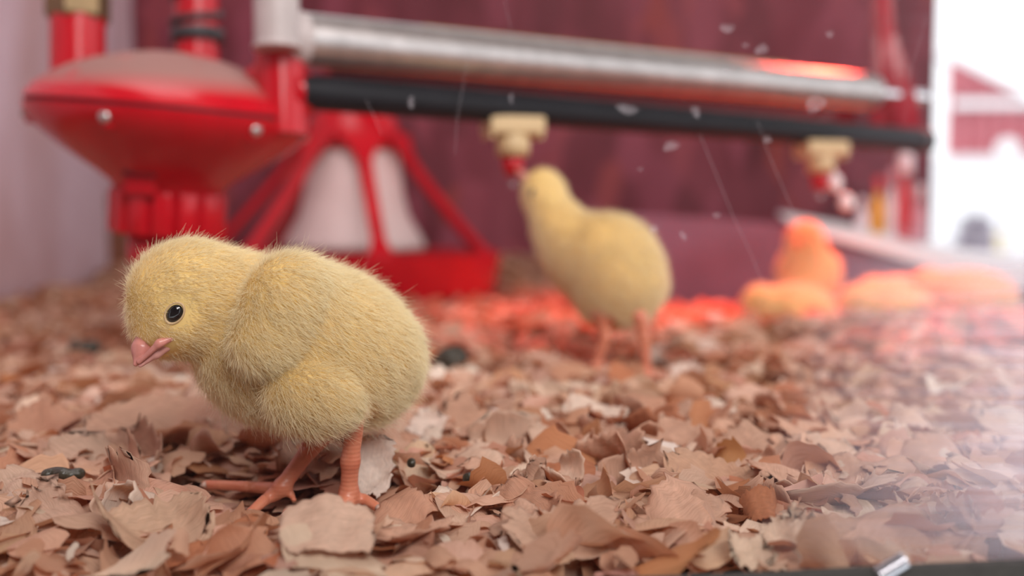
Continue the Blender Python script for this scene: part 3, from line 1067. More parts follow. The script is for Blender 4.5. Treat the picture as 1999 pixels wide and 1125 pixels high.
def down(name, blob, V, Q, parent, origin, count, flow, length, mat, avoid=(), radius=0.00006, seed=1, comb=0.65, npt=4, clump=0.35):
    """fluff: thin curves rooted on the feathered part of the body, combed along flow(p)"""
    r = np.random.default_rng(seed)
    ctr = V[Q].mean(1)
    _, mt = blob.sdf(ctr, True)
    ok = mt == 0
    a = np.linalg.norm(np.cross(V[Q[:, 2]] - V[Q[:, 0]], V[Q[:, 3]] - V[Q[:, 1]]), axis=-1) * ok
    pick = r.choice(len(Q), count, p=a / a.sum())
    u, w_ = r.random((2, count, 1))
    q_ = V[Q[pick]]
    root = (q_[:, 0] * (1 - u) + q_[:, 1] * u) * (1 - w_) + (q_[:, 3] * (1 - u) + q_[:, 2] * u) * w_
    nrm = blob.grad(root)
    fl = flow(root)
    fl = fl - nrm * (fl * nrm).sum(-1, keepdims=True)
    fl /= np.linalg.norm(fl, axis=-1, keepdims=True) + 1e-9
    # clumps: nearby filaments lean the same way
    ph = root * 420.0
    cl = np.stack([np.sin(ph[:, 0] * 1.1 + np.sin(ph[:, 1] * 0.9) * 1.3 + ph[:, 2]), np.sin(ph[:, 1] * 1.3 + np.sin(ph[:, 2]) * 1.2), np.sin(ph[:, 2] * 1.2 + np.sin(ph[:, 0] * 0.8) * 1.5)], -1)
    tilt = comb * (0.75 + 0.5 * r.random((count, 1)))
    dr = nrm * (1 - tilt * 0.72) + fl * tilt + cl * 0.16 * clump + r.normal(0, 0.13, (count, 3))
    dr /= np.linalg.norm(dr, axis=-1, keepdims=True)
    L = length(root) * (0.55 + 0.6 * r.random(count))
    for (c, rad, fac) in avoid:
        dd = np.linalg.norm(root - c, axis=-1)
        L = L * np.where(dd < rad, fac, 1.0) * np.where(dd < rad * 2, 0.45 + 0.55 * np.clip(dd / rad - 1, 0, 1), 1.0)
        if fac == 0:
            pass
    keep = L > 0.0004
    root, dr, L, nrm = root[keep], dr[keep], L[keep], nrm[keep]
    n_ = len(root)
    ts = np.linspace(0, 1, npt)
    curl = r.normal(0, 0.15, (n_, 3))
    pts = root[:, None, :] - nrm[:, None, :] * 0.0004 + dr[:, None, :] * (L[:, None, None] * ts[None, :, None]) + curl[:, None, :] * (L[:, None, None] * (ts ** 2)[None, :, None]) - nrm[:, None, :] * (L[:, None, None] * 0.18 * comb * (ts ** 2)[None, :, None])
    pts = pts - origin
    cu = bpy.data.hair_curves.new(name)
    cu.add_curves([npt] * n_)
    cu.attributes['position'].data.foreach_set('vector', pts.astype(np.float32).ravel())
    ra = cu.attributes.get('radius') or cu.attributes.new('radius', 'FLOAT', 'POINT')
    rads = np.tile(radius * (1 - 0.75 * ts), n_)
    ra.data.foreach_set('value', rads.astype(np.float32))
    cu.materials.append(mat)
    o = bpy.data.objects.new(name, cu)
    COL.objects.link(o)
    o.parent = parent
    o['kind'] = 'stuff'
    return o


def rot_y(deg):      # roll in the picture plane: positive turns clockwise as seen from the camera
    return Matrix.Rotation(math.radians(deg), 3, 'Y')


def eyeball(parent, origin, c, nrm, r, tilt, squash=0.72):
    nrm = Vector(nrm).normalized()
    q_ = nrm.to_track_quat('Z', 'Y')
    e = link('eye', lathe([(r * math.sin(t), r * 0.72 * math.cos(t)) for t in np.linspace(0, math.pi, 20)], 32), M['eye'], parent)
    e.location = Vector(c) - Vector(origin)
    e.rotation_mode = 'QUATERNION'
    e.rotation_quaternion = q_ @ Euler((0, 0, math.radians(tilt))).to_quaternion()
    e.scale = (squash, 1, 1)
    ring = [(r * (0.98 + 0.13 * math.cos(t)), r * 0.12 * math.sin(t)) for t in np.linspace(0, 2 * math.pi, 11)]
    l = link('eyelid', lathe(ring, 32), M['eyelid'], parent)
    l.location = Vector(c) - Vector(origin) + nrm * r * 0.30
    l.rotation_mode = 'QUATERNION'
    l.rotation_quaternion = e.rotation_quaternion
    l.scale = (squash * 1.03, 1.03, 1.2)
    return e


# ------------------------------------------------------------------ front chick
def depth_on_floor(py, z=0.003):
    return (CAM_H - z) / (math.sin(PITCH) + (py - 562.5) / F * math.cos(PITCH))


def front_chick():
    d0 = 0.303
    s = d0 / F
    E = lambda px, py, rx, ry, rd_, dd=0.0, ang=0, k=0.006, m=0: B_.ell(P(px, py, d0 + dd), (rx * s, rd_ * s, ry * s), rot_y(ang), k, m)
    B_ = Blob()
    E(622, 668, 170, 146, 160, 0.0, 14)                     # trunk
    E(492, 662, 112, 122, 130, -0.001, 0, 0.012)            # breast
    E(716, 708, 88, 112, 124, 0.002, -8, 0.009)             # rump
    E(555, 752, 108, 66, 112, 0.0, 18, 0.010)               # belly
    E(452, 580, 86, 86, 88, -0.006, 0, 0.008)               # neck
    E(370, 578, 112, 102, 96, -0.013, -14, 0.004)           # head
    E(345, 637, 72, 50, 72, -0.014, -20, 0.006)             # cheeks
    E(540, 616, 66, 98, 56, -0.0235, 16, 0.0022)           # wing (near side)
    E(512, 674, 52, 44, 48, -0.0240, 0, 0.006)
    E(580, 580, 60, 70, 60, -0.0170, 20, 0.010)              # wing tip
    E(535, 622, 70, 100, 50, 0.0215, 14, 0.003)             # wing (far side)
    E(610, 772, 90, 70, 62, -0.0200, 8, 0.0014)             # thigh (near side)
    E(600, 770, 80, 66, 60, 0.0160, 8, 0.003)               # thigh (far side)
    E(778, 690, 26, 44, 60, 0.002, -20, 0.008)              # tail tuft
    L_ = lambda a, b, ra, rb, k=0.0016: B_.limb(P(*a), P(*b), ra * s, rb * s, k, 1)
    dn = depth_on_floor(975); df = depth_on_floor(962)
    # near leg
    L_((694, 815, dn - 0.004), (684, 900, dn - 0.002), 17, 17, 0.003)
    L_((684, 900, dn - 0.002), (681, 965, dn), 17, 16)
    L_((681, 965, dn), (674, 985, dn - 0.001), 20, 15)
    for pts, r0 in ((((676, 982), (620, 996), (560, 1002)), 13), (((676, 984), (650, 1000), (628, 1014)), 13), (((684, 978), (712, 976), (736, 990)), 13)):
        for i in range(2):
            (xa, ya), (xb, yb) = pts[i], pts[i + 1]
            L_((xa, ya, depth_on_floor(ya + 3, 0.002)), (xb, yb, depth_on_floor(yb + 3, 0.001)), r0 - 2 * i, r0 - 2 - 2 * i)
    # far leg
    L_((640, 845, df + 0.003), (606, 875, df + 0.003), 17, 17, 0.003)
    L_((606, 875, df + 0.003), (550, 952, df), 17, 15)
    L_((550, 952, df), (540, 962, df), 18, 15)
    for pts, r0 in ((((545, 955), (480, 950), (402, 946)), 13), (((545, 958), (515, 978), (490, 1000)), 13), (((552, 950), (566, 962), (574, 976)), 9)):
        for i in range(2):
            (xa, ya), (xb, yb) = pts[i], pts[i + 1]
            L_((xa, ya, depth_on_floor(ya + 3, 0.002)), (xb, yb, depth_on_floor(yb + 3, 0.001)), r0 - 2 * i, r0 - 2 - 2 * i)
    org = P(640, 985, dn); org[2] = 0.0
    root = empty('chick', tuple(org))
    tag(root, 'large yellow downy chick in front, head bent down and standing on shavings', 'chick')
    bd, V, Q = mesh_blob('body', B_, 0.0009, [M['chick_skin'], M['leg']], root, org)
    # eye
    ec = B_.hit(341, 612, 0.25, 0.32)
    nr = B_.grad(ec[None])[0]
    eyeball(root, org, ec - nr * 0.0010, nr * 0.6 - CF * 0.4 , 0.0031, -38)
    # far eye
    ec2 = P(300, 600, d0 + 0.001)
    g2 = B_.grad(ec2[None])[0]; ec2 = ec2 - g2 * B_.sdf(ec2[None])[0]
    eyeball(root, org, ec2 - g2 * 0.0010, g2, 0.0031, 38)
    # beak
    bdp = d0 - 0.0195
    bk = Blob()
    q = lambda px, py, dd=0.0: P(px, py, bdp + dd)
    bk.limb(q(294, 648, 0.002), q(277, 682, -0.002), 25 * s, 16 * s, 0.002)
    bk.limb(q(277, 682, -0.002), q(265, 711, -0.004), 16 * s, 4.5 * s, 0.002)
    bk.limb(q(348, 656, -0.0045), q(312, 670, -0.0062), 4.5 * s, 6.5 * s, 0.0012)
    bk.limb(q(312, 670, -0.0062), q(272, 707, -0.0050), 6.5 * s, 4 * s, 0.0012)
    ub, _, _ = mesh_blob('upper_beak', bk, 0.00028, M['beak'], root, org)
    lb_ = Blob()
    lb_.limb(q(338, 668, -0.002), q(305, 690, -0.0035), 10 * s, 8.5 * s, 0.0012)
    lb_.limb(q(305, 690, -0.0035), q(274, 714, -0.0042), 8.5 * s, 3.5 * s, 0.0012)
    lb, _, _ = mesh_blob('lower_beak', lb_, 0.00028, M['beak_pale'], root, org)
    nc = bk.hit(281, 664, 0.26, 0.31)
    ns = link('nostril', lathe([(0, -0.0004), (0.0005, 0), (0.0010, 0.00025), (0.0012, 0), (0.0010, -0.0004)], 16), M['beak_pale'], root, loc=Vector(nc - org))
    ns.scale = (0.7, 1, 1.5); ns.rotation_euler = (math.radians(90), math.radians(-20), 0)
    # claws
    for (xa, ya, xb, yb) in ((737, 991, 746, 997), (560, 1003, 548, 1007), (628, 1014, 618, 1020), (402, 946, 390, 949), (490, 1000, 481, 1007)):
        link('claw', tube([P(xa, ya, depth_on_floor(ya + 3, 0.0015)) - org, P(xb, yb, depth_on_floor(yb + 3, 0.001)) - org], [7 * s, 1.2 * s], 10), M['claw'], root)
    hc = P(372, 577, d0 - 0.012)
    tail = P(860, 770, d0)
    beak_c = P(295, 665, bdp)

    def flow(p):
        f = np.tile(tail - P(400, 640, d0), (len(p), 1))
        near = np.exp(-(np.linalg.norm(p - hc, axis=-1) / 0.018) ** 2)[:, None]
        aw = p - beak_c
        aw /= np.linalg.norm(aw, axis=-1, keepdims=True)
        f = f / np.linalg.norm(f[0]) + np.array([0, 0, -0.35])
        return f * (1 - near) + aw * near

    def length(p):
        near = np.exp(-(np.linalg.norm(p - hc, axis=-1) / 0.020) ** 2)
        return 0.0050 * (1 - near) + 0.0030 * near

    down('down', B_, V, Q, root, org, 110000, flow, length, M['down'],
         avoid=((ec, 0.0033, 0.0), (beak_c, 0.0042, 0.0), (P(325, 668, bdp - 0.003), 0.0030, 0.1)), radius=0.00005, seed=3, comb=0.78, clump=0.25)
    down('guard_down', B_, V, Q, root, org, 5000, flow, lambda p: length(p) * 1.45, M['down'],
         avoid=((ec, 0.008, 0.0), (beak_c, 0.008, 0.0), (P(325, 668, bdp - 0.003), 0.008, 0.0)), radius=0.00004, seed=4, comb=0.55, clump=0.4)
    return root


# ------------------------------------------------------------------ drinking chick, seen from behind
def rear_chick():
    d0 = 0.555
    s = d0 / F
    B_ = Blob()
    E = lambda px, py, rx, ry, rd_, dd=0.0, ang=0, k=0.008, m=0: B_.ell(P(px, py, d0 + dd), (rx * s, rd_ * s, ry * s), rot_y(ang), k, m)
    E(1194, 516, 92, 98, 105, 0.0, -34, 0.01)
    E(1212, 566, 74, 56, 80, -0.004, -14, 0.012)
    E(1122, 494, 62, 84, 76, 0.012, -34, 0.012)
    E(1085, 430, 46, 70, 56, 0.024, -32, 0.014)
    E(1062, 378, 44, 50, 48, 0.032, -20, 0.008)
    E(1252, 530, 40, 72, 60, 0.006, -24, 0.004)
    E(1136, 530, 34, 62, 50, 0.0, -30, 0.004)
    E(1205, 604, 54, 24, 42, -0.006, 0, 0.010)
    fr, flt = depth_on_floor(740), depth_on_floor(724)
    for (x0, x1, yb, dd, top) in ((1254, 1262, 738, fr, 620), (1178, 1165, 722, flt, 620)):
        B_.limb(P(x0 - 4, top, dd), P(x0 + 4, 660, dd), 14 * s, 10 * s, 0.004, 1)
        B_.limb(P(x0 + 4, 660, dd), P(x1, yb - 8, dd), 10 * s, 9 * s, 0.002, 1)
        for (tx, ty) in ((-30, -10), (2, -16), (28, -8), (6, 10)):
            B_.limb(P(x1, yb - 6, dd), P(x1 + tx, yb + ty, depth_on_floor(yb + ty + 3, 0.002)), 9 * s, 5 * s, 0.002, 1)
    org = P(1215, 735, fr); org[2] = 0
    root = empty('chick', tuple(org))
    tag(root, 'yellow chick seen from behind, stretching up to drink from the beige nipple', 'chick')
    bd, V, Q = mesh_blob('body', B_, 0.0012, [M['chick_skin'], M['leg']], root, org)
    bk = Blob()
    b0, b1 = P(1032, 355, d0 + 0.036), P(1009, 331, d0 + 0.042)
    bk.limb(b0, b1, 15 * s, 4 * s, 0.002)
    mesh_blob('beak', bk, 0.0005, M['beak'], root, org)
    for (px, py, dd) in ((1030, 372, 0.016), (1052, 352, 0.060)):
        c = P(px, py, d0 + dd); g = B_.grad(c[None])[0]; c = c - g * B_.sdf(c[None])[0]
        eyeball(root, org, c - g * 0.0012, g, 0.0028, 0)
    hc = P(1062, 378, d0 + 0.03); tl = P(1230, 640, d0)

    def flow(p):
        return np.tile((tl - hc) / np.linalg.norm(tl - hc), (len(p), 1))

    def length(p):
        near = np.exp(-(np.linalg.norm(p - hc, axis=-1) / 0.022) ** 2)
        return 0.0055 * (1 - near) + 0.003 * near

    down('down', B_, V, Q, root, org, 36000, flow, length, M['down'], avoid=((b0, 0.004, 0.1),), radius=0.00009, seed=5, comb=0.7)
    vt = B_.hit(1180, 590, 0.45, 0.6)
    return root


# ------------------------------------------------------------------ resting chicks under the heat lamp
def resting_chick_proto(upright=False):
    """local frame: +x is where it looks, z up, resting on z = 0"""
    B_ = Blob()
    if not upright:
        B_.ell((0, 0, 0.021), (0.031, 0.023, 0.021), None, 0.008)
        B_.ell((-0.018, 0, 0.019), (0.020, 0.019, 0.017), None, 0.010)
        B_.ell((0.030, 0, 0.027), (0.0155, 0.0145, 0.0150), None, 0.008)
        for sgn in (-1, 1):
            B_.ell((-0.002, sgn * 0.018, 0.022), (0.020, 0.007, 0.013), None, 0.003)
        head, bt = np.array((0.030, 0, 0.027)), np.array((0.0515, 0, 0.0225))
        legs = (((0.012, 0.012, 0.004), (0.028, 0.014, 0.0025)), ((0.012, -0.012, 0.004), (0.028, -0.014, 0.0025)))
    else:
        B_.ell((0, 0, 0.040), (0.026, 0.026, 0.030), None, 0.008)
        B_.ell((0.004, 0, 0.064), (0.018, 0.018, 0.020), None, 0.012)
        B_.ell((0.008, 0, 0.079), (0.0155, 0.0150, 0.0150), None, 0.008)
        for sgn in (-1, 1):
            B_.ell((-0.004, sgn * 0.022, 0.044), (0.014, 0.007, 0.020), None, 0.003)
        head, bt = np.array((0.008, 0, 0.079)), np.array((0.030, 0, 0.076))
        legs = (((0.002, 0.012, 0.014), (0.004, 0.013, 0.003)), ((0.002, -0.012, 0.014), (0.004, -0.013, 0.003)))
    for a, b in legs:
        B_.limb(a, b, 0.0026, 0.0022, 0.002, 1)
        for dy in (-0.007, 0, 0.007):
            B_.limb(b, (b[0] + 0.013, b[1] + dy, 0.0018), 0.0021, 0.0013, 0.0015, 1)
    zero = np.zeros(3)
    root = empty('chick')
    bd, V, Q = mesh_blob('body', B_, 0.0014, [M['chick_skin'], M['leg']], root, zero)
    bk = Blob()
    bk.limb(head + (bt - head) * 0.55, bt, 0.0042, 0.0010, 0.002)
    mesh_blob('beak', bk, 0.0006, M['beak'], root, zero)
    for sgn in (-1, 1):
        c = head + np.array((0.007, sgn * 0.013, 0.002)); g = B_.grad(c[None])[0]; c = c - g * B_.sdf(c[None])[0]
        eyeball(root, zero, c - g * 0.001, g, 0.0026, 0)
    down('down', B_, V, Q, root, zero, 14000, lambda p: np.tile(np.array((-0.9, 0, -0.4)), (len(p), 1)), lambda p: np.full(len(p), 0.005), M['down'], avoid=((bt, 0.005, 0.1),), radius=0.00014, seed=9, comb=0.65)
    return root


def copy_tree(o, parent=None):
    c = o.copy(); COL.objects.link(c); c.parent = parent
    for ch in [x for x in bpy.data.objects if x.parent == o]:
        copy_tree(ch, c)
    return c


front_chick()
rear_chick()
rest = resting_chick_proto()
sit = resting_chick_proto(True)
grp = 'chicks resting under the red heat lamp'


def place(o, px, py, dd, yaw, scale, label):
    c = P(px, py, dd)
    o.location = (c[0], c[1], float(H(c[0], c[1])) + 0.001)
    o.rotation_euler = (0, 0, math.radians(yaw))
    o.scale = (scale,) * 3
    tag(o, label, 'chick', grp)


place(sit, 1574, 590, 0.96, 235, 0.98, 'orange-lit chick sitting upright beneath the left end of the white ledge')
r2, r3, r4 = copy_tree(rest), copy_tree(rest), copy_tree(rest)
place(rest, 1545, 655, 0.785, 190, 0.86, 'orange-lit chick lying nearest the drinking chick, dark face turned left')
place(r2, 1735, 655, 0.80, 188, 0.90, 'second orange-lit chick lying beside the nearest resting one')
place(r3, 1752, 600, 0.95, 200, 0.92, 'orange-lit chick lying behind the other two resting ones')
place(r4, 1885, 630, 0.90, 150, 1.05, 'pale hazy chick resting below the bright doorway, behind the hazy pane')


# ------------------------------------------------------------------ wood shavings
def tints(n, r):
    """colour of each shaving: tan, pale, orange heartwood"""
    base = np.array([(0.68, 0.42, 0.30), (0.74, 0.50, 0.37), (0.60, 0.33, 0.21), (0.82, 0.64, 0.50), (0.54, 0.23, 0.12), (0.88, 0.78, 0.68)])
    w_ = np.array([0.33, 0.29, 0.16, 0.12, 0.06, 0.04])
    t = base[r.choice(len(base), n, p=w_)]
    return np.clip(t * (0.88 + 0.24 * r.random((n, 1))) + r.normal(0, 0.012, (n, 3)), 0.02, 0.95)


def sheet(L, W, nu, nv, r, curl, twist, rag, cup):
    """vertex grid of one shaving: a torn, curled flake with its length along x"""
    u = np.linspace(-1, 1, nu); v = np.linspace(-1, 1, nv)
    U, V = np.meshgrid(u, v, indexing='ij')
    lo = 0.80 + 0.2 * np.cos(u * 1.3) + rag * np.cumsum(r.normal(0, 0.30, nu)) / math.sqrt(nu) + r.normal(0, rag * 0.15, nu)
    hi = 0.80 + 0.2 * np.cos(u * 1.3) + rag * np.cumsum(r.normal(0, 0.30, nu)) / math.sqrt(nu) + r.normal(0, rag * 0.15, nu)
    lo = np.clip(lo, 0.3, 1.35); hi = np.clip(hi, 0.3, 1.35)
    taper = np.clip((1 - np.abs(u) ** 5) * 0.9 + 0.55, 0.55, 1)
    wv = np.where(V < 0, V * lo[:, None], V * hi[:, None]) * taper[:, None]
    e0 = rag * 0.16 * np.cumsum(r.normal(0, 1, nv)) / math.sqrt(nv) * 1.6 + r.normal(0, rag * 0.10, nv); e1 = rag * 0.16 * np.cumsum(r.normal(0, 1, nv)) / math.sqrt(nv) * 1.6 + r.normal(0, rag * 0.10, nv)
    uu = U + np.where(U < 0, e0[None, :] * (-U), e1[None, :] * U)
    x = uu * L / 2; y = wv * W / 2
    if abs(curl) > 1e-3:
        th = x / (L / 2) * curl
        R = (L / 2) / curl
        x2 = np.sin(th) * R; z = (1 - np.cos(th)) * R
    else:
        x2, z = x, np.zeros_like(x)
    z = z + cup * (y / (W / 2)) ** 2 * W * 0.5
    z = z + L * 0.045 * np.sin(uu * 3.1 + r.uniform(0, 6)) * np.cos(wv * 2.3 + r.uniform(0, 6)) + L * 0.022 * np.sin(uu * 6.3 + wv * r.uniform(-5, 5) + r.uniform(0, 6)) + L * 0.010 * np.sin(uu * 13 + wv * r.uniform(-9, 9) + r.uniform(0, 6)) * np.cos(wv * 5 + uu * 3)
    ta = twist * uu
    y2 = y * np.cos(ta) - z * np.sin(ta); z2 = y * np.sin(ta) + z * np.cos(ta)
    return np.stack([x2, y2, z2 - z2.mean()], -1), U, V


def rotm(yaw, pitch, roll):
    return np.array(Euler((roll, pitch, yaw)).to_matrix())


def grid_quads(nu, nv):
    i, j = np.meshgrid(np.arange(nu - 1), np.arange(nv - 1), indexing='ij')
    return np.stack([i * nv + j, (i + 1) * nv + j, (i + 1) * nv + j + 1, i * nv + j + 1], -1).reshape(-1, 4)


def set_attrs(me, quads_v, tint_v, uv_v):
    at = me.attributes.new('tint', 'FLOAT_COLOR', 'POINT')
    c = np.ones((len(tint_v), 4), np.float32); c[:, :3] = tint_v
    at.data.foreach_set('color', c.ravel())
    uvl = me.uv_layers.new(name='uv')
    li = np.empty(len(me.loops), np.int32); me.loops.foreach_get('vertex_index', li)
    uvl.data.foreach_set('uv', uv_v[li].astype(np.float32).ravel())


FEET = [(P(px, py, depth_on_floor(py))[:2], 0.012) for (px, py) in ((681, 985), (620, 1000), (735, 992), (650, 1010), (560, 1005), (540, 975), (490, 998), (470, 955), (410, 948))]
FEET += [(P(px, py, depth_on_floor(py))[:2], 0.014) for (px, py) in ((1262, 740), (1165, 724))]


def foot_drop(x, y):
    """keep the litter low where the birds stand"""
    d = np.zeros_like(x)
    for c, rad in FEET:
        q_ = np.hypot(x - c[0], y - c[1])
        d = np.maximum(d, 1 - smooth(rad, rad * 1.9, q_))
    return d


def bulk(count, ylo, yhi, nu, nv, lmin, lmax, lift, seed, name, wide=(0.62, 0.97)):
    r = np.random.default_rng(seed)
    VV, QQ, TT, UU = [], [], [], []
    gq = grid_quads(nu, nv)
    tmpl = [sheet(1.0, r.uniform(*wide), nu, nv, r, r.choice([r.uniform(-1.0, 0.8), r.uniform(-1.9, 1.9)]), r.normal(0, 0.35), 0.6, r.uniform(-0.5, 0.4)) for _ in range(60)]
    # more per area near, evenly spread in the field of view plus a margin
    y = np.sqrt(r.uniform(ylo ** 2, yhi ** 2, count))
    x = r.uniform(-1, 1, count) * (0.53 * y + 0.045)
    x = np.where(y > 0.9, r.uniform(-1, 1, count) * (0.5 * y + 0.05), x)
    xl = -0.40 - (y - 0.1) * 0.0817 + 0.012
    x = np.maximum(x, xl + 0.004)
    drop = foot_drop(x, y)
    L = r.uniform(lmin, lmax, count) * (1 - 0.45 * drop)
    z = H(x, y) + r.uniform(-0.004, lift, count) * (1 - drop) - 0.004 * drop
    ok = np.hypot(x - fx, y - fy) > Rf * 0.99
    ok &= ~((y > 1.06) & (x > 0.12))
    tn = tints(count, r)
    k = 0
    for i in np.nonzero(ok)[0]:
        g, U, V = tmpl[r.integers(60)]
        flat = 0.25 if drop[i] > 0.2 else 1.0
        R = rotm(r.uniform(0, 6.28), r.normal(0, 0.30) * flat, r.normal(0, 0.36) * flat)
        VV.append((g.reshape(-1, 3) * np.array((L[i], L[i], L[i] * 0.8)) * (1, 1, flat)) @ R.T + (x[i], y[i], z[i]))
        VV[-1][:, 1] = np.maximum(VV[-1][:, 1], PANE_Y + 0.0025)
        VV[-1][:, 1] = np.minimum(VV[-1][:, 1], 1.378)
        QQ.append(gq + k); k += nu * nv
        TT.append(np.repeat(tn[i:i + 1], nu * nv, 0))
        UU.append(np.stack([U.ravel() * 0.5 + r.uniform(0, 9), V.ravel() * 0.5 + r.uniform(0, 9)], -1))
    me = np_mesh(name, np.concatenate(VV), np.concatenate(QQ))
    set_attrs(me, None, np.concatenate(TT), np.concatenate(UU))
    o = link(name, me, M['shaving'])
    tag(o, 'loose bed of small pale and orange wood shavings covering the whole floor', 'bedding', kind='stuff')
    return o


b1 = bulk(4300, 0.222, 0.55, 10, 7, 0.011, 0.027, 0.007, 21, 'bedding')
b2 = bulk(13500, 0.50, 1.37, 5, 4, 0.012, 0.024, 0.008, 22, 'bedding')
b3 = bulk(2600, 0.222, 0.62, 8, 3, 0.006, 0.017, 0.0095, 23, 'bedding', (0.10, 0.35))
b4 = bulk(2200, 0.222, 0.60, 6, 5, 0.004, 0.010, 0.0095, 24, 'bedding', (0.6, 1.0))
# one bed: join the far litter to the near litter
me1, me2 = b1.data, b2.data
bm = bmesh.new(); bm.from_mesh(me1); bm.from_mesh(me2); bm.from_mesh(b3.data); bm.from_mesh(b4.data); bm.to_mesh(me1); bm.free()
for b_ in (b2, b3, b4): bpy.data.objects.remove(b_)


def one_shaving(name, c, L, W, yaw, pitch, roll, curl, twist, rag, cup, tint, label, group, seed, nu=18, nv=12, thick=0.00035, tilt=0.0):
    r = np.random.default_rng(seed)
    g, U, V = sheet(L, W, nu, nv, r, curl, twist, rag, cup)
    R = np.array(Matrix.Rotation(tilt, 3, 'X')) @ rotm(yaw, pitch, roll)
    top = g.reshape(-1, 3) @ R.T
    # thickness along the averaged surface normal
    gx = np.gradient(g, axis=0); gy = np.gradient(g, axis=1)
    nn = np.cross(gx, gy); nn /= np.linalg.norm(nn, axis=-1, keepdims=True) + 1e-12
    nn = nn.reshape(-1, 3) @ R.T
    bot = top - nn * thick
    n_ = nu * nv
    gq = grid_quads(nu, nv)
    rim = []
    ring = [i * nv for i in range(nu)] + [(nu - 1) * nv + j for j in range(1, nv)] + [i * nv + nv - 1 for i in range(nu - 2, -1, -1)] + [j for j in range(nv - 2, 0, -1)]
    for a, b in zip(ring, ring[1:] + ring[:1]):
        rim.append((b, a, a + n_, b + n_))
    vv = np.concatenate([top, bot])
    c = (c[0], c[1] + max(0.0, PANE_Y + 0.0024 - (vv[:, 1].min() + c[1])), c[2])
    me = np_mesh(name, vv, np.concatenate([gq, gq[:, ::-1] + n_, np.array(rim)]))
    uv = np.stack([U.ravel() * 0.5 + r.uniform(0, 9), V.ravel() * 0.5 + r.uniform(0, 9)], -1)
    tv = np.repeat(np.array([tint]), 2 * n_, 0) * (1 + 0.05 * r.normal(0, 1, (2 * n_, 1)))
    set_attrs(me, None, np.clip(tv, 0, 0.97), np.concatenate([uv, uv]))
    o = link(name, me, M['shaving'], loc=Vector(c))
    tag(o, label, 'shaving', group)
    return o


# the shavings nearest the camera, each by itself
r = np.random.default_rng(77)
SG = 'wood shavings lying loose in the foreground'
special = []


def special_shaving(px, py, lpx, wpx, yaw, pitch, roll, curl, tint, label, seed, z=0.006, twist=0.1, rag=0.6, cup=0.1):
    d = depth_on_floor(py, z)
    s = d / F
    c = P(px, py, d)
    special.append(c[:2])
    one_shaving('wood_shaving', c, lpx * s, wpx * s, math.radians(yaw), math.radians(pitch), 0.0 if roll < 0 else math.radians(roll), curl, twist, rag, cup, tint, label, SG, seed, 26, 16, tilt=math.radians(max(0, -roll) * 0.85))


TAN, PALE, ORG, WHT = (0.66, 0.40, 0.28), (0.74, 0.53, 0.40), (0.54, 0.22, 0.11), (0.86, 0.76, 0.68)
special_shaving(595, 1106, 215, 170, 10, 8, -30, -0.35, (0.76, 0.55, 0.42), 'broad pale rounded shaving lying before the front chick\'s feet', 1, 0.013, rag=0.3)
special_shaving(728, 915, 125, 75, 75, -62, 12, 0.5, WHT, 'whitish torn shaving standing right behind the front chick\'s near leg', 2, 0.009)
special_shaving(420, 1062, 210, 70, 38, 6, -30, 0.2, ORG, 'long orange shaving slanting down beside the broad pale one', 3, 0.006, rag=0.3)
special_shaving(802, 893, 105, 75, 20, 10, -30, 0.5, (0.78, 0.58, 0.40), 'pale knotted shaving with a dark speck, right of the near leg', 4, 0.008)
special_shaving(320, 838, 300, 210, -16, 4, -30, 0.4, (0.66, 0.42, 0.30), 'wide flat tan shaving lying below the front chick\'s breast', 5, 0.010, rag=0.35)
special_shaving(300, 1010, 190, 150, 30, 14, -34, 0.9, (0.68, 0.47, 0.33), 'crumpled pale tan shaving left of the broad pale one', 6, 0.010, rag=0.8)
special_shaving(1540, 1050, 150, 95, 40, -24, -40, 0.9, (0.80, 0.64, 0.50), 'cream shaving with a split tip curling up near the front pane', 7, 0.009, rag=0.9)
special_shaving(1462, 1080, 110, 70, -10, 8, -38, 1.2, (0.84, 0.68, 0.53), 'cream curled shaving next to the split-tipped one', 8, 0.008, rag=1.0)
special_shaving(1488, 990, 120, 85, 5, 0, -42, -1.6, ORG, 'orange tent-shaped folded shaving behind the cream ones', 9, 0.009)
special_shaving(1700, 1030, 260, 120, 8, 4, -26, 0.3, (0.62, 0.38, 0.25), 'large smooth tan shaving against the front pane at its hazy end', 10, 0.008, rag=0.3)
special_shaving(1330, 723, 80, 48, 10, 10, -30, 1.0, WHT, 'small whitish curled shaving beside the drinking chick\'s feet', 11, 0.009)
special_shaving(1040, 768, 105, 62, 15, 10, -36, 0.7, (0.80, 0.63, 0.49), 'pale cream shaving before the drinking chick\'s feet', 12, 0.009)
special_shaving(832, 830, 62, 62, 60, -36, 10, 0.5, (0.86, 0.75, 0.66), 'small white upright shaving behind the front chick\'s tail', 13, 0.010)
special_shaving(1180, 775, 110, 60, -60, -30, 20, 1.1, (0.76, 0.54, 0.38), 'curled tan shaving in the middle of the floor', 14, 0.010)
special_shaving(1390, 930, 210, 120, -25, 8, -28, 0.6, (0.64, 0.40, 0.27), 'broad tan shaving behind the orange tent-shaped one', 15, 0.008, rag=0.5)
special_shaving(1100, 1030, 250, 150, 14, 6, -28, 0.5, (0.66, 0.44, 0.32), 'broad tan shaving in the middle of the front row', 16, 0.009, rag=0.5)
special_shaving(120, 1010, 200, 120, -30, 12, -30, 0.6, (0.68, 0.46, 0.35), 'pinkish shaving before the dark dropping', 17, 0.008)
special_shaving(120, 945, 210, 70, -4, 0, -24, 0.2, ORG, 'rust-coloured shaving under the dark dropping', 18, 0.003, rag=0.4)
special_shaving(930, 830, 150, 90, -40, 10, -30, 0.6, (0.60, 0.36, 0.25), 'tan shaving slanting behind the front chick\'s tail', 19, 0.008)
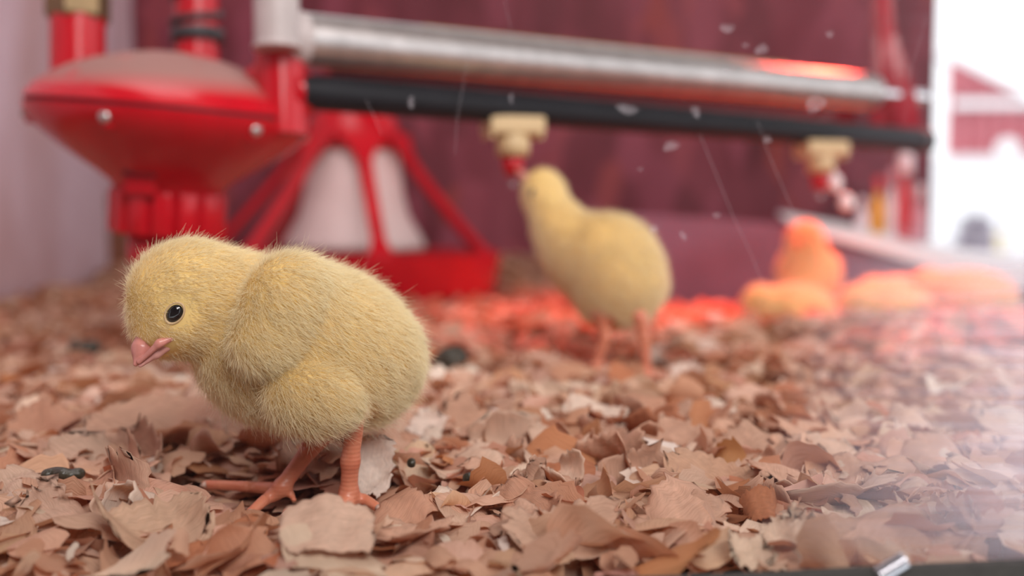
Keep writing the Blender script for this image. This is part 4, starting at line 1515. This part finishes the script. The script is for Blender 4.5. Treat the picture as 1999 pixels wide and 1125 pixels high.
special_shaving(1035, 985, 190, 95, -62, 6, 24, 0.4, (0.60, 0.32, 0.21), 'long reddish tan shaving pointing away from the pane', 20, 0.008, rag=0.4)

LAND = [(P(px, py, depth_on_floor(py))[:2], nm) for px, py, nm in (
    (560, 1062, 'the broad rounded shaving'), (728, 945, 'the whitish upright shaving'), (420, 1062, 'the long orange shaving'), (802, 893, 'the speckled knotted shaving'),
    (320, 838, 'the wide flat shaving'), (300, 1010, 'the crumpled shaving'), (1540, 1050, 'the split-tipped cream shaving'), (1488, 990, 'the orange tent-shaped shaving'),
    (1700, 1030, 'the large smooth shaving'), (1390, 930, 'the broad mid-floor shaving'), (1100, 1030, 'the broad front-row shaving'), (122, 930, 'the left dark dropping'),
    (925, 935, 'the small dark dropping'), (681, 985, "the front chick's near foot"), (520, 975, "the front chick's far foot"), (832, 850, 'the small white upright shaving'),
    (1745, 1100, 'the screw tip'), (1035, 985, 'the long reddish shaving'), (1040, 768, 'the pale cream mid-floor shaving'), (1180, 775, 'the curled mid-floor shaving'))]
USED = set()
CNAME = ['tan', 'pale cream', 'reddish brown', 'dark orange', 'near-white']


def label_for(x, y, L, W, curl, k):
    """how this flake looks and where it lies from the nearest thing one can find"""
    size = 'large' if L > 0.026 else 'small' if L < 0.019 else 'medium'
    shape = ('tightly curled' if abs(curl) > 0.9 else 'narrow' if W < 0.56 else 'broad' if W > 0.76 else 'wavy')
    look = f'{size} {shape} {CNAME[k]} shaving'
    near = sorted(LAND, key=lambda q: math.hypot(q[0][0] - x, q[0][1] - y))
    for far in ('just', 'a little', 'well'):
        for c, nm in near[:6]:
            dx, dy = x - c[0], y - c[1]
            dist = math.hypot(dx, dy)
            f = 'just' if dist < 0.02 else 'a little' if dist < 0.045 else 'well'
            if f != far:
                continue
            a = math.degrees(math.atan2(dy, dx)) % 360
            rel = ['right of', 'behind and right of', 'behind', 'behind and left of', 'left of', 'before and left of', 'before', 'before and right of'][int((a + 22.5) // 45) % 8]
            t = f'{look} {f} {rel} {nm}'
            if t not in USED and len(t.split()) <= 16:
                USED.add(t)
                return t
    return f'{look} among the foreground litter'


nleft = 0
classes = [((0.68, 0.43, 0.31), 'tan wood shaving, loosely curled, among the foreground litter'), ((0.77, 0.56, 0.43), 'pale cream wood shaving among the foreground litter'),
           ((0.60, 0.33, 0.22), 'reddish brown wood shaving among the foreground litter'), ((0.53, 0.23, 0.125), 'dark orange heartwood shaving among the foreground litter'), ((0.82, 0.69, 0.58), 'near-white wood shaving among the foreground litter')]
spec_arr = np.array(special)
while nleft < 255:
    y = math.sqrt(r.uniform(0.242 ** 2, 0.40 ** 2)); x = r.uniform(-1, 1) * (0.50 * y + 0.004)
    L = r.uniform(0.014, 0.032)
    fdp = float(foot_drop(np.array([x]), np.array([y]))[0])
    if fdp > 0.02 or np.hypot(spec_arr[:, 0] - x, spec_arr[:, 1] - y).min() < 0.011:
        continue
    k = r.choice(5, p=[0.42, 0.30, 0.15, 0.07, 0.06])
    t = np.array(classes[k][0]) * r.uniform(0.9, 1.1)
    WID = r.uniform(0.42, 0.9); CURL = r.choice([r.uniform(-0.9, 0.7), r.uniform(-0.9, 0.7), r.uniform(0.9, 2.0), r.uniform(-2.0, -0.9)])
    one_shaving('wood_shaving', (x, y, float(H(x, y)) + r.uniform(0.003, 0.0095)), L, L * WID, r.uniform(0, 6.28), r.normal(0, 0.22), r.normal(0, 0.30),
                CURL, r.normal(0, 0.25), 0.6, r.uniform(-0.5, 0.35), t, label_for(x, y, L, WID, CURL, k), SG, 1000 + nleft, tilt=r.normal(0.15, 0.2))
    nleft += 1


# dark droppings
def dropping(px, py, lpx, hpx, yaw, label, z=0.009):
    d = depth_on_floor(py, z); s = d / F
    c = P(px, py, d)
    bl = Blob()
    q = random.Random(int(px))
    for i in range(5):
        bl.ell((lpx * s * (i / 4 - 0.5) * 0.8, q.uniform(-1, 1) * 0.001, q.uniform(-1, 1) * hpx * s * 0.12), (lpx * s * 0.17, hpx * s * 0.6, hpx * s * (0.42 + 0.12 * q.random())), None, 0.0015)
    V, Q = bl.polygonise(0.0006)
    o = link('dropping', np_mesh('dropping', V, Q), plain('olive_dropping', (0.035, 0.030, 0.018), 0.35, 0.0, 0.4, 500, bumpy=0.5), loc=c, rot=(0, 0, yaw))
    tag(o, label, 'dropping')


dropping(122, 927, 72, 24, 0.0, 'dark dropping on the rust-coloured shaving at the left', 0.010)
dropping(165, 683, 50, 36, 0.5, 'blurred dark green dropping left of the front chick\'s beak', 0.008)
dropping(880, 705, 46, 50, 1.0, 'blurred dark green dropping behind the front chick\'s tail', 0.008)
dropping(925, 935, 36, 20, 0.3, 'small dark dropping between the tan shavings', 0.008)
dropping(803, 903, 11, 9, 0.0, 'tiny black speck on the pale knotted shaving', 0.0115)
